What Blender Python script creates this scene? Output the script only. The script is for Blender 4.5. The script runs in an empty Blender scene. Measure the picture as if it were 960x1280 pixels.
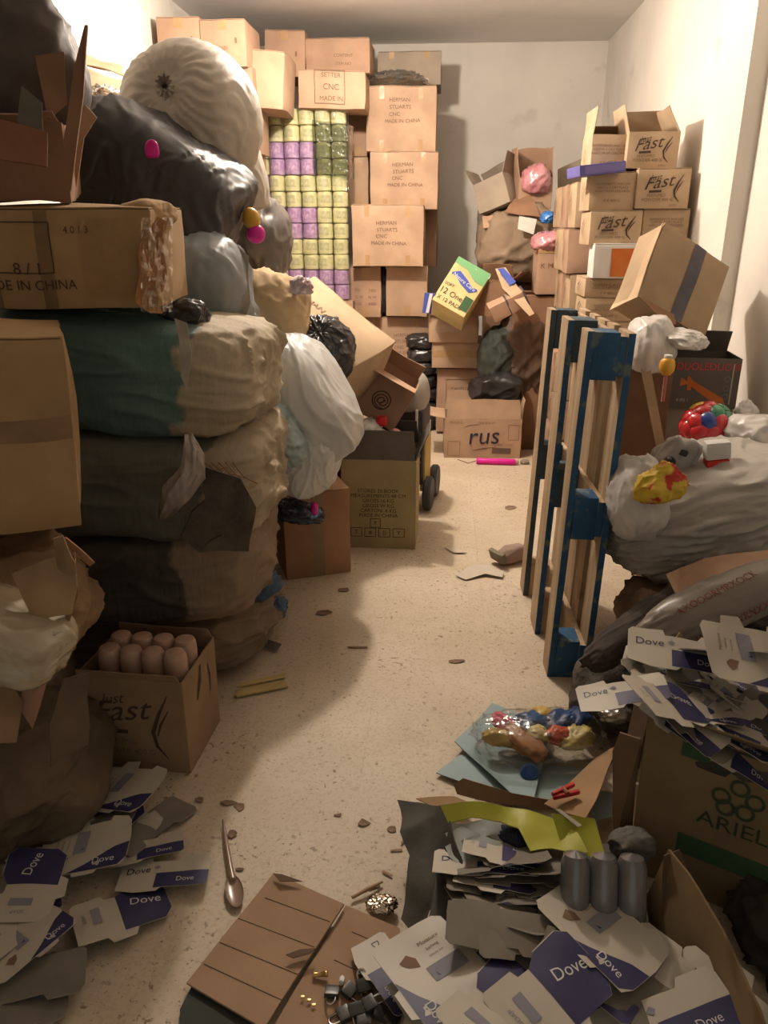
import bpy, bmesh, math, random
from mathutils import Vector, Matrix, noise
R=math.radians; rnd=random.Random(7); C=bpy.context.scene.collection; S=bpy.context.scene
V=Vector
# ---------------------------------------------------------------- camera, world, light, exposure
HC,FP,PT,YW=1.5,966.,R(20.4),R(4.2)
cam=bpy.data.cameras.new('camera'); co=bpy.data.objects.new('camera',cam); C.objects.link(co)
co.location=(0,0,HC); co.rotation_euler=(math.pi/2-PT,R(0.0),YW)
cam.sensor_fit='VERTICAL'; cam.sensor_height=32; cam.lens=32*FP/1280; cam.clip_start=.05; S.camera=co
w=bpy.data.worlds.new('world'); S.world=w; w.use_nodes=True
w.node_tree.nodes['Background'].inputs[0].default_value=(.93,1,.90,1); w.node_tree.nodes['Background'].inputs[1].default_value=.38
S.view_settings.view_transform='Standard'; S.view_settings.look='None'; S.view_settings.gamma=1; S.view_settings.use_curve_mapping=False
S.view_settings.exposure=0.0
def lamp(loc,e,rad,col):
    l=bpy.data.lights.new('bulb_light','POINT'); l.energy=e; l.shadow_soft_size=rad; l.color=col
    o=bpy.data.objects.new('bulb_light',l); C.objects.link(o); o.location=loc; return o
lamp((-.5,4.25,2.58),172,.05,(1,.86,.72))
# ---------------------------------------------------------------- pixel helpers: a pixel of the photo and a known depth or height give a point
def ray(x,y):
    cx,cy=(x-480)/FP,(640-y)/FP
    f=math.cos(PT)+cy*math.sin(PT); z=-math.sin(PT)+cy*math.cos(PT)
    return V((cx*math.cos(YW)-f*math.sin(YW), cx*math.sin(YW)+f*math.cos(YW), z))
def at(x,y,Y): r=ray(x,y); return V((0,0,HC))+r*(Y/r.y)
def fl(x,y,z=0.): r=ray(x,y); return V((0,0,HC))+r*((z-HC)/r.z)
# ---------------------------------------------------------------- materials
MC={}
def mat(name,c1,c2=None,rough=.8,ns=6.,bump=.0,bs=40.,spec=.3,metal=0.,stretch=(1,1,1),spots=None,sc=(.02,.015,.01),spt=.62,alpha=1,coat=0,dist=0.01,trans=0):
    if name in MC: return MC[name]
    m=bpy.data.materials.new(name); m.use_nodes=True; nt=m.node_tree; n=nt.nodes; l=nt.links
    b=n['Principled BSDF']; b.inputs['Roughness'].default_value=rough; b.inputs['Specular IOR Level'].default_value=spec; b.inputs['Metallic'].default_value=metal
    b.inputs['Alpha'].default_value=alpha; b.inputs['Coat Weight'].default_value=coat; b.inputs['Coat Roughness'].default_value=.15
    b.inputs['Transmission Weight'].default_value=trans
    tc=n.new('ShaderNodeTexCoord'); mp=n.new('ShaderNodeMapping'); mp.inputs['Scale'].default_value=stretch; l.new(tc.outputs['Object'],mp.inputs[0])
    if c2:
        t=n.new('ShaderNodeTexNoise'); t.inputs['Scale'].default_value=ns; t.inputs['Detail'].default_value=6; l.new(mp.outputs[0],t.inputs['Vector'])
        r=n.new('ShaderNodeValToRGB'); r.color_ramp.elements[0].color=(*c1,1); r.color_ramp.elements[1].color=(*c2,1)
        r.color_ramp.elements[0].position=.35; r.color_ramp.elements[1].position=.65
        l.new(t.outputs[0],r.inputs[0]); src=r.outputs[0]
        if spots:
            t2=n.new('ShaderNodeTexNoise'); t2.inputs['Scale'].default_value=spots; t2.inputs['Detail'].default_value=4; l.new(tc.outputs['Object'],t2.inputs['Vector'])
            r2=n.new('ShaderNodeValToRGB'); r2.color_ramp.elements[0].position=spt; r2.color_ramp.elements[1].position=spt+.06
            l.new(t2.outputs[0],r2.inputs[0]); mx=n.new('ShaderNodeMixRGB'); mx.inputs[2].default_value=(*sc,1)
            l.new(r2.outputs[0],mx.inputs[0]); l.new(src,mx.inputs[1]); src=mx.outputs[0]
        l.new(src,b.inputs['Base Color'])
    else: b.inputs['Base Color'].default_value=(*c1,1)
    if bump:
        t=n.new('ShaderNodeTexNoise'); t.inputs['Scale'].default_value=bs; t.inputs['Detail'].default_value=5; l.new(mp.outputs[0],t.inputs['Vector'])
        u=n.new('ShaderNodeBump'); u.inputs['Strength'].default_value=bump; u.inputs['Distance'].default_value=dist
        l.new(t.outputs[0],u.inputs['Height']); l.new(u.outputs[0],b.inputs['Normal'])
    MC[name]=m; return m
def card(name,c,v=.12,**k):
    return mat(name,tuple(x*(1-v) for x in c),tuple(min(1,x*(1+v)) for x in c),rough=.85,ns=k.pop('ns',5),bump=.12,bs=25,spec=.2,**k)
def film(name,tint,gl,rough,bump=.5,bs=30):
    if name in MC: return MC[name]
    m=bpy.data.materials.new(name); m.use_nodes=True; nt=m.node_tree; n=nt.nodes; l=nt.links; n.remove(n['Principled BSDF'])
    tr=n.new('ShaderNodeBsdfTransparent'); tr.inputs[0].default_value=(*tint,1)
    g=n.new('ShaderNodeBsdfGlossy'); g.inputs['Roughness'].default_value=rough; g.inputs[0].default_value=(.9,.9,.9,1)
    mx=n.new('ShaderNodeMixShader'); lw=n.new('ShaderNodeLayerWeight'); lw.inputs[0].default_value=gl
    t=n.new('ShaderNodeTexNoise'); t.inputs['Scale'].default_value=bs; tc=n.new('ShaderNodeTexCoord'); l.new(tc.outputs['Object'],t.inputs['Vector'])
    u=n.new('ShaderNodeBump'); u.inputs['Strength'].default_value=bump; u.inputs['Distance'].default_value=.02; l.new(t.outputs[0],u.inputs['Height'])
    l.new(u.outputs[0],g.inputs['Normal']); l.new(u.outputs[0],lw.inputs['Normal'])
    l.new(lw.outputs['Facing'],mx.inputs[0]); l.new(tr.outputs[0],mx.inputs[1]); l.new(g.outputs[0],mx.inputs[2]); l.new(mx.outputs[0],n['Material Output'].inputs[0])
    MC[name]=m; return m
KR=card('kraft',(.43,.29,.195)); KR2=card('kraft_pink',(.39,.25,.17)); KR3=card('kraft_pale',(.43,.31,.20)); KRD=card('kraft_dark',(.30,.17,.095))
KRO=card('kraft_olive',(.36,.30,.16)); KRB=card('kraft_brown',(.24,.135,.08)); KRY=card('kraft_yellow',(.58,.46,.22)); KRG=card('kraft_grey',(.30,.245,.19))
TAPE=mat('tape',(.36,.215,.10),(.42,.26,.13),rough=.35,spec=.5,ns=12); CLT=film('clear_tape',(.93,.90,.85),.25,.12)
TAPED=mat('dark_tape',(.06,.055,.07),(.10,.09,.11),rough=.3,ns=9)
INK=mat('ink',(.075,.045,.035)); INKB=mat('ink_faded',(.20,.12,.08)); NAVY=mat('navy_print',(.030,.028,.085),(.038,.035,.10),rough=.5,spec=.4)
WHITE=mat('white_print',(.62,.60,.58)); RED=mat('red_print',(.55,.035,.03),rough=.6); GREEN=mat('green_print',(.16,.36,.17)); BLUEP=mat('blue_print',(.06,.09,.36)); DKGREEN=mat('dark_green_print',(.045,.10,.045))
GREYP=mat('grey_print',(.24,.23,.27)); ORANGE=mat('orange_print',(.55,.13,.03),(.62,.2,.05),ns=9)
PALE=mat('blank_face',(.44,.395,.325),(.50,.45,.375),rough=.5,ns=4,spec=.4); PBACK=mat('blank_back',(.16,.14,.115),(.21,.185,.15),rough=.8,ns=8)
# ---------------------------------------------------------------- object helpers
def props(o,label=None,cat=None,group=None,kind=None):
    if label: o['label']=label
    if cat: o['category']=cat
    if group: o['group']=group
    if kind: o['kind']=kind
    return o
def empty(name,label,cat,mw,group=None):
    o=bpy.data.objects.new(name,None); o.empty_display_size=.05; C.objects.link(o); o.matrix_world=mw if isinstance(mw,Matrix) else Matrix.Translation(mw)
    return props(o,label,cat,group)
def mk(name,data,mats,parent=None,smooth=True,mw=None,ang=40):
    me=bpy.data.meshes.new(name)
    if isinstance(data,bmesh.types.BMesh): data.to_mesh(me); data.free()
    else: me.from_pydata([tuple(v) for v in data[0]],[],data[1])
    for m in (mats if isinstance(mats,(list,tuple)) else [mats]): me.materials.append(m)
    if smooth:
        for p in me.polygons: p.use_smooth=True
        if ang<180: me.set_sharp_from_angle(angle=R(ang))
    o=bpy.data.objects.new(name,me); C.objects.link(o)
    if parent: o.parent=parent
    if mw is not None: o.matrix_world=mw if isinstance(mw,Matrix) else Matrix.Translation(mw)
    return o
def copy_tree(o,parent=None):
    c=o.copy(); C.objects.link(c)
    if parent: c.parent=parent
    for ch in [x for x in KIDS.get(o.name,[])]: copy_tree(ch,c)
    return c
KIDS={}
def index_kids():
    KIDS.clear()
    for o in bpy.data.objects:
        if o.parent: KIDS.setdefault(o.parent.name,[]).append(o)
def N(p,f,s): return noise.noise(V(p)*f+V((s*7.13,s*3.7,s*1.9)))
def N3(p,f,s): return noise.noise_vector(V(p)*f+V((s*7.13,s*3.7,s*1.9)))
def boxbm(w,d,h,c=(0,0,0),cuts=0,bev=0,bm=None,rot=None):
    b=bmesh.new(); bmesh.ops.create_cube(b,size=1)
    for v in b.verts: v.co=V((v.co.x*w,v.co.y*d,v.co.z*h))
    if bev: bmesh.ops.bevel(b,geom=list(b.edges),offset=bev,segments=2,affect='EDGES',profile=.7)
    if cuts:
        # subdivide only along the long axes
        for ax,L in enumerate((w,d,h)):
            if L<max(w,d,h)*.12: continue
            es=[e for e in b.edges if abs((e.verts[0].co-e.verts[1].co)[ax])>L*.5]
            if es: bmesh.ops.subdivide_edges(b,edges=es,cuts=cuts,use_grid_fill=True)
    if rot: bmesh.ops.transform(b,matrix=rot,verts=b.verts)
    for v in b.verts: v.co+=V(c)
    if bm is None: return b
    me=bpy.data.meshes.new('t'); b.to_mesh(me); b.free(); bm.from_mesh(me); bpy.data.meshes.remove(me); return bm
def wob(bm,f,a,s,fn=None):
    for v in bm.verts: v.co+=N3(v.co,f,s)*a
    return bm
def lathe(prof,n=24,bm=None,M4=None,close=True):
    bm=bm or bmesh.new(); rings=[]
    for r,z in prof:
        rings.append([bm.verts.new(V((r*math.cos(2*math.pi*i/n),r*math.sin(2*math.pi*i/n),z)) if r>1e-5 else V((1e-5*math.cos(2*math.pi*i/n),1e-5*math.sin(2*math.pi*i/n),z))) for i in range(n)])
    for a,b in zip(rings,rings[1:]):
        for i in range(n): bm.faces.new((a[i],a[(i+1)%n],b[(i+1)%n],b[i]))
    if M4:
        vs=[v for r in rings for v in r]; bmesh.ops.transform(bm,matrix=M4,verts=vs)
    return bm
def tube(pts,r,n=10,bm=None):
    bm=bm or bmesh.new(); rings=[]; P=[V(p) for p in pts]
    for i,p in enumerate(P):
        t=(P[min(i+1,len(P)-1)]-P[max(i-1,0)]).normalized(); a=t.orthogonal().normalized()
        if i: a=(pa-t*pa.dot(t)).normalized()
        pa=a; b=t.cross(a); rr=r[i] if isinstance(r,(list,tuple)) else r
        rings.append([bm.verts.new(p+(a*math.cos(2*math.pi*k/n)+b*math.sin(2*math.pi*k/n))*rr) for k in range(n)])
    for a,b in zip(rings,rings[1:]):
        for i in range(n): bm.faces.new((a[i],a[(i+1)%n],b[(i+1)%n],b[i]))
    bm.faces.new(rings[0][::-1]); bm.faces.new(rings[-1]); return bm
# ---- 2D inks -> conforming prints
_tc={}
def text2d(s,shear=0):
    k=(s,shear)
    if k in _tc: return _tc[k]
    cu=bpy.data.curves.new('t','FONT'); cu.body=s; cu.size=1; cu.align_x='CENTER'; cu.align_y='CENTER'; cu.resolution_u=3; cu.shear=shear
    o=bpy.data.objects.new('t',cu); C.objects.link(o); dg=bpy.context.evaluated_depsgraph_get()
    me=bpy.data.meshes.new_from_object(o.evaluated_get(dg)); r=([ (v.co.x,v.co.y) for v in me.vertices],[list(p.vertices) for p in me.polygons])
    bpy.data.objects.remove(o); bpy.data.curves.remove(cu); bpy.data.meshes.remove(me); _tc[k]=r; return r
def rot2(p,a,u,v): return (u+p[0]*math.cos(a)-p[1]*math.sin(a), v+p[0]*math.sin(a)+p[1]*math.cos(a))
def ink2d(items):
    VS,FS=[],[]
    def add(vs,fs):
        o=len(VS); VS.extend(vs); FS.extend([[i+o for i in f] for f in fs])
    for it in items:
        k=it[0]
        if k=='t':
            _,s,u,v,sz=it[:5]; a=R(it[5]) if len(it)>5 else 0; sh=it[6] if len(it)>6 else 0; ws=it[7] if len(it)>7 else 1
            vs,fs=text2d(s,sh); add([rot2((x*sz*ws,y*sz),a,u,v) for x,y in vs],fs)
        elif k=='r':
            _,u,v,ww,hh=it[:5]; a=R(it[5]) if len(it)>5 else 0; nx=max(1,int(ww/.03)); ny=max(1,int(hh/.03))
            vs=[rot2((-ww/2+ww*i/nx,-hh/2+hh*j/ny),a,u,v) for j in range(ny+1) for i in range(nx+1)]
            add(vs,[[j*(nx+1)+i,j*(nx+1)+i+1,(j+1)*(nx+1)+i+1,(j+1)*(nx+1)+i] for j in range(ny) for i in range(nx)])
        elif k=='f':
            _,u,v,ww,hh,th=it
            for a in (('r',u,v+hh/2,ww,th),('r',u,v-hh/2,ww,th),('r',u-ww/2,v,th,hh),('r',u+ww/2,v,th,hh)):
                x,y=ink2d([a]); add(x,y)
        elif k=='p': add(list(it[1]),[list(range(len(it[1])))])
        elif k=='s':
            _,pts,wd=it; n=len(pts); L=[];Rr=[]
            for i,p in enumerate(pts):
                a=pts[max(0,i-1)]; b=pts[min(n-1,i+1)]; dx,dy=b[0]-a[0],b[1]-a[1]; q=math.hypot(dx,dy) or 1; t=wd*(math.sin(math.pi*(i+.4)/(n-.2)))/2
                L.append((p[0]-dy/q*t,p[1]+dx/q*t)); Rr.append((p[0]+dy/q*t,p[1]-dx/q*t))
            add(L+Rr,[[i,i+1,n+i+1,n+i] for i in range(n-1)])
        elif k=='o':
            _,u,v,r,th=it; n=24; add([(u+rr*math.cos(i*math.tau/n),v+rr*math.sin(i*math.tau/n)) for rr in (r,r-th) for i in range(n)],[[i,(i+1)%n,n+(i+1)%n,n+i] for i in range(n)])
    return VS,FS
def ink(parent,fn,items,m,name='print',label=None):
    if name=='tape' and len(items)>1:
        for it in items: ink(parent,fn,[it],m,name,label)
        return
    vs,fs=ink2d(items); P=[fn(*p) for p in vs]
    # orient faces outward: decided by fn handedness
    o=mk(name,(P,fs),m,parent,smooth=False)
    if label: o['label']=label
    return o
# ---- cartons
def frame(p0,p1,p2):
    """bottom-left, bottom-right and top-left corners of the front face"""
    U=(p1-p0); W_=U.length; U.normalize(); T=(p2-p0); T-=U*T.dot(U); H_=T.length; T.normalize(); D=T.cross(U)  # pointing away from the front
    D=-U.cross(T); m=Matrix((U,D,T)).transposed().to_4x4(); return m,W_,H_
def place(x0,y0,x1,y1,Y,d,rz=0,ry=0):
    xm,ym=(x0+x1)/2,(y0+y1)/2; wdt=at(x1,ym,Y).x-at(x0,ym,Y).x; zt=at(xm,y0,Y).z; zb=at(xm,y1,Y).z
    cx=at(xm,ym,Y).x; m=Matrix.Translation((cx,Y,zb))@Matrix.Rotation(R(rz),4,'Z')@Matrix.Rotation(R(ry),4,'Y')@Matrix.Translation((0,d/2,0))
    return m,wdt,d,zt-zb
def place3(p0,p1,p2,d):
    m,W_,H_=frame(p0,p1,p2); U=m.col[0].xyz; D=m.col[1].xyz
    m=Matrix.Translation(p0+U*W_/2+D*d/2)@m; return m,W_,d,H_
def carton(label,pl,m=None,seed=None,bulge=.007,tape='f2',prints=(),opened=None,flapl=None,group=None,amp=.004,kind='cardboard_carton',cat='box',inner=None,tapem=None,topflaps=True,flab=None):
    M4,W_,D_,H_=pl; m=m or KR; s=seed if seed is not None else rnd.random()*50; t=.004
    e=empty(kind,label,cat,M4,group)
    def de(p,off=0):
        x,y,z=p[0]/(W_/2),p[1]/(D_/2),(p[2]-H_/2)/(H_/2); q=V(p); bx,by,bz=[max(0,1-k*k) for k in (x,y,z)]
        q.x+=x*bulge*by*bz; q.y+=y*bulge*bx*bz; q.z+=z*bulge*.8*bx*by
        return q+N3(p,5,s)*amp+N3(p,14,s+3)*amp*.25
    if opened is None:
        b=boxbm(W_,D_,H_,(0,0,H_/2),cuts=7,bev=.004)
        for v in b.verts: v.co=de(v.co)
        mk('body',b,m,e)
        if topflaps:
            for sg in (-1,1):
                b=boxbm(W_*.985,D_/2-.004,.0035,(0,sg*(D_/4),H_+.0015),cuts=5)
                for v in b.verts: v.co=de(v.co)+V((0,0,.002))
                mk('flap',b,m,e)
    else:
        b=bmesh.new()
        for (ww,dd,hh,c) in ((W_,t,H_,(0,-D_/2,H_/2)),(W_,t,H_,(0,D_/2,H_/2)),(t,D_,H_,(-W_/2,0,H_/2)),(t,D_,H_,(W_/2,0,H_/2)),(W_,D_,t,(0,0,t/2))):
            boxbm(ww,dd,hh,c,cuts=6,bm=b)
        for v in b.verts: v.co=de(v.co)
        mk('body',b,[m],e)
        fl_=flapl or D_*.45
        for side,a in opened.items():
            if side in 'fb': L=W_; base=V((0,(-1 if side=='f' else 1)*D_/2,H_)); inward=V((0,1 if side=='f' else -1,0)); axis=V((1,0,0))
            else: L=D_; base=V(((-1 if side=='l' else 1)*W_/2,0,H_)); inward=V((1 if side=='l' else -1,0,0)); axis=V((0,1,0))
            b=boxbm(.97*L if True else L,fl_,t*.9,(0,fl_/2,0),cuts=5); dirn=inward*math.cos(R(a))+V((0,0,1))*math.sin(R(a)); nn=axis.cross(dirn)
            for v in b.verts:
                p=v.co.copy(); k=p.y/fl_; q=base+axis*p.x*(1-.04*k)+dirn*p.y+nn*(p.z+.012*k*k*math.sin(s+k)); v.co=q+N3(q,6,s+5)*amp*2*k+N3(base+axis*p.x,5,s)*amp*(1-k)
            mk('flap',b,inner or m,e)
    def fn(side,off=.0035):
        if side=='f': return lambda u,v: de((u,-D_/2,v))+V((0,-off,0))
        if side=='l': return lambda u,v: de((-W_/2,-u,v))+V((-off,0,0))
        if side=='r': return lambda u,v: de((W_/2,u,v))+V((off,0,0))
        if side=='t': return lambda u,v: de((u,v,H_))+V((0,0,off+.004))
        if side=='k': return lambda u,v: de((-u,D_/2,v))+V((0,off,0))
    tm=tapem or TAPE; tl=min(.075,H_*.2); tw=.05
    if tape=='f2': ink(e,fn('f',.001),[('r',-W_*.28,H_-tl/2,tw*.7,tl),('r',W_*.28,H_-tl/2,tw*.7,tl),('r',-W_*.28,tl/2,tw*.7,tl),('r',W_*.28,tl/2,tw*.7,tl)],tm,'tape')
    if tape=='f1': ink(e,fn('f',.001),[('r',0,H_-tl/2,tw,tl),('r',0,tl/2,tw,tl)],tm,'tape')
    if tape=='v': ink(e,fn('f',.001),[('r',0,H_/2,tw,H_*.99)],tm,'tape')
    if tape=='h': ink(e,fn('f',.001),[('r',0,H_*.55,W_*.99,tw)],tm,'tape')
    if tape=='t': ink(e,fn('t',.001),[('r',0,0,W_*.98,tw)],tm,'tape'); 
    for side,items,im in prints: ink(e,fn(side),items,im,'print')
    return e,fn,(W_,D_,H_)
# ---- sheets of card from corner points, bent and given thickness
def slab(name,label,cat,pts,m,th=.004,amp=.006,f=6,seed=0,parent=None,group=None,cuts=4,back=None,kind=None,curl=0):
    P=[V(p) for p in pts]; c=sum(P,V())/len(P); n=V()
    for i in range(len(P)): n+=(P[i]-c).cross(P[(i+1)%len(P)]-c)
    n.normalize()
    if n.z<0: n=-n
    b=bmesh.new(); f0=b.faces.new([b.verts.new(p-c) for p in P]); bmesh.ops.triangulate(b,faces=[f0]); 
    for _ in range(cuts): 
        bmesh.ops.subdivide_edges(b,edges=[e for e in b.edges if e.calc_length()>.03],cuts=1)
        bmesh.ops.triangulate(b,faces=b.faces)
    rad=max((p-c).length for p in P)
    for v in b.verts:
        k=v.co.length/rad; v.co+=n*(N(v.co+c,f,seed)*amp*2+curl*k*k)
    b.normal_update()
    if sum((fa.normal.dot(n) for fa in b.faces))<0: bmesh.ops.reverse_faces(b,faces=b.faces)
    b.normal_update(); fs=list(b.faces)
    ret=bmesh.ops.duplicate(b,geom=list(b.verts)+list(b.edges)+fs); dv=[g for g in ret['geom'] if isinstance(g,bmesh.types.BMVert)]; df=[g for g in ret['geom'] if isinstance(g,bmesh.types.BMFace)]
    vm=ret['vert_map']; bnd=[e for e in b.edges if e.is_boundary and e.verts[0] not in set(dv) and e.verts[1] not in set(dv)]
    top=[(e.verts[0],e.verts[1]) for e in bnd]
    for v in dv: v.co-=n*th
    bmesh.ops.reverse_faces(b,faces=df)
    for fa in df: fa.material_index=1
    for a,d in top:
        try: b.faces.new((a,d,vm[d],vm[a]))
        except Exception: pass
    bmesh.ops.recalc_face_normals(b,faces=b.faces)
    o=mk(name,b,[m,back or m],parent,mw=None if parent else Matrix.Translation(c),ang=50)
    if parent: o.location=c
    return props(o,label,cat,group,kind)
# ---- sacks, bags and bundles
def ico(n):
    b=bmesh.new(); bmesh.ops.create_icosphere(b,subdivisions=n,radius=1); return b
def sackbm(r,e=2.4,seed=1,lump=.06,fold=.05,ff=2.2,st=(1,1,1),knot=None,pleat=.06,npl=11,flat=.8,det=5,crease=.0,top=None,facet=0,fw=.8):
    b=ico(det); fr=random.Random(int(seed*31)+5); PN=[]
    for _ in range(facet):
        z=fr.uniform(-1,1); a=fr.uniform(0,math.tau); q_=math.sqrt(1-z*z); PN.append((V((q_*math.cos(a),q_*math.sin(a),z)),fr.uniform(.78,1.02)))
    kn=V(knot).normalized() if knot else None
    if kn: ka=kn.orthogonal().normalized(); kb=kn.cross(ka)
    R0=max(r)
    for v in b.verts:
        d=v.co.normalized(); q=(abs(d.x)**e+abs(d.y)**e+abs(d.z)**e)**(-1/e); p=d*q
        wp=p+N3(p,1.1,seed+9)*.35
        k=1+lump*2*N(p,1.3,seed)
        sp=V((wp.x*st[0],wp.y*st[1],wp.z*st[2]))
        a=N(sp,ff,seed+1); rg=(1-min(1,abs(a)*3.2))**2; a2=N(sp,ff*2.1,seed+2); rg2=(1-min(1,abs(a2)*3))**2
        k+=fold*(rg*1.2-.35)+fold*.45*(rg2-.3)
        if crease:
            ds=noise.voronoi(sp*2+V((seed,0,0)))[0]; k+=crease*(ds[0]-.35)
        if kn:
            c=d.dot(kn); g=max(0,(c+.15))**2; th=math.atan2(d.dot(kb),d.dot(ka)); th+=.35*N(d,2,seed)
            pl=math.sin(th*npl+2*N(d,1.5,seed+4))+.5*math.sin(th*npl*2.3+1)
            k+=pleat*g*pl*(1-.3*g)
            if c>.9: k-=.12*((c-.9)/.1)**2
        if PN:
            dd=(d+N3(d,3,seed)*.10).normalized(); g=max(dd.dot(n_)/h_ for n_,h_ in PN); kf=1/max(g,.6); k*=(1-fw)+fw*min(1.25,kf)
        v.co=V((p.x*r[0],p.y*r[1],p.z*r[2]))*k
        lo=-flat*r[2]
        if v.co.z<lo: v.co.z=lo-.15*(lo-v.co.z)*0
    return b
def sack(name,label,cat,c,r,m,rot=(0,0,0),group=None,knotp=None,parent=None,**k):
    b=sackbm(r,**k); mw=Matrix.Translation(c)@(Matrix.Rotation(R(rot[2]),4,'Z')@Matrix.Rotation(R(rot[1]),4,'Y')@Matrix.Rotation(R(rot[0]),4,'X'))
    if knotp is None:
        o=mk(name,b,m,parent,mw=mw if not parent else None,ang=180)
        if parent: o.matrix_local=mw
        return props(o,label,cat,group)
    e=empty(name,label,cat,mw,group); mk('bag_body',b,m,e,ang=180)
    kn=V(k['knot']).normalized(); base=V((kn.x*r[0],kn.y*r[1],kn.z*r[2]))*.90; q=kn.to_track_quat('Z','Y').to_matrix().to_4x4()
    n=40; b=bmesh.new(); rings=[]; L=knotp
    for i in range(9):
        t=i/8; rr=L*(.55-.42*math.sin(min(1,t*2)*math.pi/2)+.55*max(0,t-.4)**1.2)
        rings.append([b.verts.new((rr*(1+.25*math.sin(j*math.tau/n*9+i*.4))*math.cos(j*math.tau/n)+L*.25*t,rr*(1+.25*math.sin(j*math.tau/n*9+i*.4))*math.sin(j*math.tau/n),L*t*.9)) for j in range(n)])
    for a,d in zip(rings,rings[1:]):
        for j in range(n): b.faces.new((a[j],a[(j+1)%n],d[(j+1)%n],d[j]))
    bmesh.ops.transform(b,matrix=Matrix.Translation(base)@q,verts=b.verts); mk('knot',b,m,e,ang=180)
    return e
def sackpx(name,label,cat,x0,y0,x1,y1,Y,ry,m,**k):
    xm,ym=(x0+x1)/2,(y0+y1)/2; rx=(at(x1,ym,Y).x-at(x0,ym,Y).x)/2; rz=(at(xm,y0,Y).z-at(xm,y1,Y).z)/2
    return sack(name,label,cat,at(xm,ym,Y),(rx,ry,rz),m,**k)
# ================================================================ ROOM
XL,XR,XN,YB,YF,ZC,YS=-1.82,1.27,1.35,7.2,-.9,2.875,3.83
WALL=mat('plaster',(.66,.62,.565),(.74,.70,.64),rough=.9,ns=2.2,bump=.25,bs=9,spots=3.1,sc=(.62,.58,.525),dist=.006)
CEIL=mat('ceiling_plaster',(.74,.72,.69),(.80,.78,.75),rough=.9,ns=1.5,bump=.1,bs=14)
def floor_mat():
    m=bpy.data.materials.new('terrazzo'); m.use_nodes=True; nt=m.node_tree; n=nt.nodes; l=nt.links; b=n['Principled BSDF']; b.inputs['Roughness'].default_value=.55; b.inputs['Specular IOR Level'].default_value=.35
    tc=n.new('ShaderNodeTexCoord')
    def ns(sc,det=5,rg=.5):
        t=n.new('ShaderNodeTexNoise'); t.inputs['Scale'].default_value=sc; t.inputs['Detail'].default_value=det; t.inputs['Roughness'].default_value=rg; l.new(tc.outputs['Object'],t.inputs['Vector']); return t
    def ramp(src,a,ca,b_,cb):
        r=n.new('ShaderNodeValToRGB'); r.color_ramp.elements[0].position=a; r.color_ramp.elements[0].color=ca; r.color_ramp.elements[1].position=b_; r.color_ramp.elements[1].color=cb; l.new(src,r.inputs[0]); return r.outputs[0]
    def mix(f,a,b_,ty='MIX'):
        x=n.new('ShaderNodeMixRGB'); x.blend_type=ty
        if isinstance(f,float): x.inputs[0].default_value=f
        else: l.new(f,x.inputs[0])
        for i,s in ((1,a),(2,b_)):
            if isinstance(s,tuple): x.inputs[i].default_value=s
            else: l.new(s,x.inputs[i])
        return x.outputs[0]
    base=ramp(ns(3,6).outputs[0],.3,(.49,.40,.295,1),.7,(.60,.515,.40,1))
    vo=n.new('ShaderNodeTexVoronoi'); vo.inputs['Scale'].default_value=120; l.new(tc.outputs['Object'],vo.inputs['Vector'])
    chipm=ramp(vo.outputs['Color'],.60,(0,0,0,1),.66,(1,1,1,1)); c1=mix(chipm,base,(.40,.30,.20,1)); c1=mix(.3,base,c1)
    sp=ramp(ns(55,3,.6).outputs[0],.61,(0,0,0,1),.66,(1,1,1,1)); sm=ramp(ns(5,3).outputs[0],.42,(.12,.12,.12,1),.62,(.75,.75,.75,1)); sf=mix(1.0,sp,sm,'MULTIPLY')
    c2=mix(sf,c1,(.16,.10,.06,1))
    sp2=ramp(ns(110,2,.6).outputs[0],.66,(0,0,0,1),.70,(.6,.6,.6,1)); c3=mix(sp2,c2,(.10,.065,.045,1))
    st=ramp(ns(1.6,5,.6).outputs[0],.56,(0,0,0,1),.74,(.5,.5,.5,1)); c4=mix(st,c3,(.33,.23,.15,1))
    br=n.new('ShaderNodeTexBrick'); br.offset=0; br.inputs['Scale'].default_value=1; br.inputs['Brick Width'].default_value=.4; br.inputs['Row Height'].default_value=.4; br.inputs['Mortar Size'].default_value=.0035; br.inputs['Mortar Smooth'].default_value=.6
    br.inputs['Color1'].default_value=(1,1,1,1); br.inputs['Color2'].default_value=(.965,.955,.94,1); br.inputs['Mortar'].default_value=(.93,.91,.88,1); l.new(tc.outputs['Object'],br.inputs['Vector'])
    c5=mix(1.0,c4,br.outputs[0],'MULTIPLY'); l.new(c5,b.inputs['Base Color'])
    u=n.new('ShaderNodeBump'); u.inputs['Strength'].default_value=.15; u.inputs['Distance'].default_value=.003; l.new(ns(60).outputs[0],u.inputs['Height']); l.new(u.outputs[0],b.inputs['Normal'])
    return m
def struct(name,w_,d,h,c,m): o=mk(name,boxbm(w_,d,h),m,smooth=False,mw=V(c)); o['kind']='structure'; return o
struct('floor',3.6,8.5,.1,(-.2,3.2,-.05),floor_mat())
struct('ceiling',3.6,8.5,.1,(-.2,3.2,ZC+.05),CEIL)
struct('wall_back',3.6,.1,ZC,(-.2,YB+.05,ZC/2),WALL)
struct('wall_left',.1,8.1,ZC,(XL-.05,3.15,ZC/2),WALL)
b=boxbm(.2,YB-YS,ZC,(XR+.1,(YB+YS)/2,ZC/2)); boxbm(.12,YS-YF,ZC,(XN+.06,(YS+YF)/2,ZC/2),bm=b)
struct_r=mk('wall_right',b,WALL,smooth=False); struct_r['kind']='structure'
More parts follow.
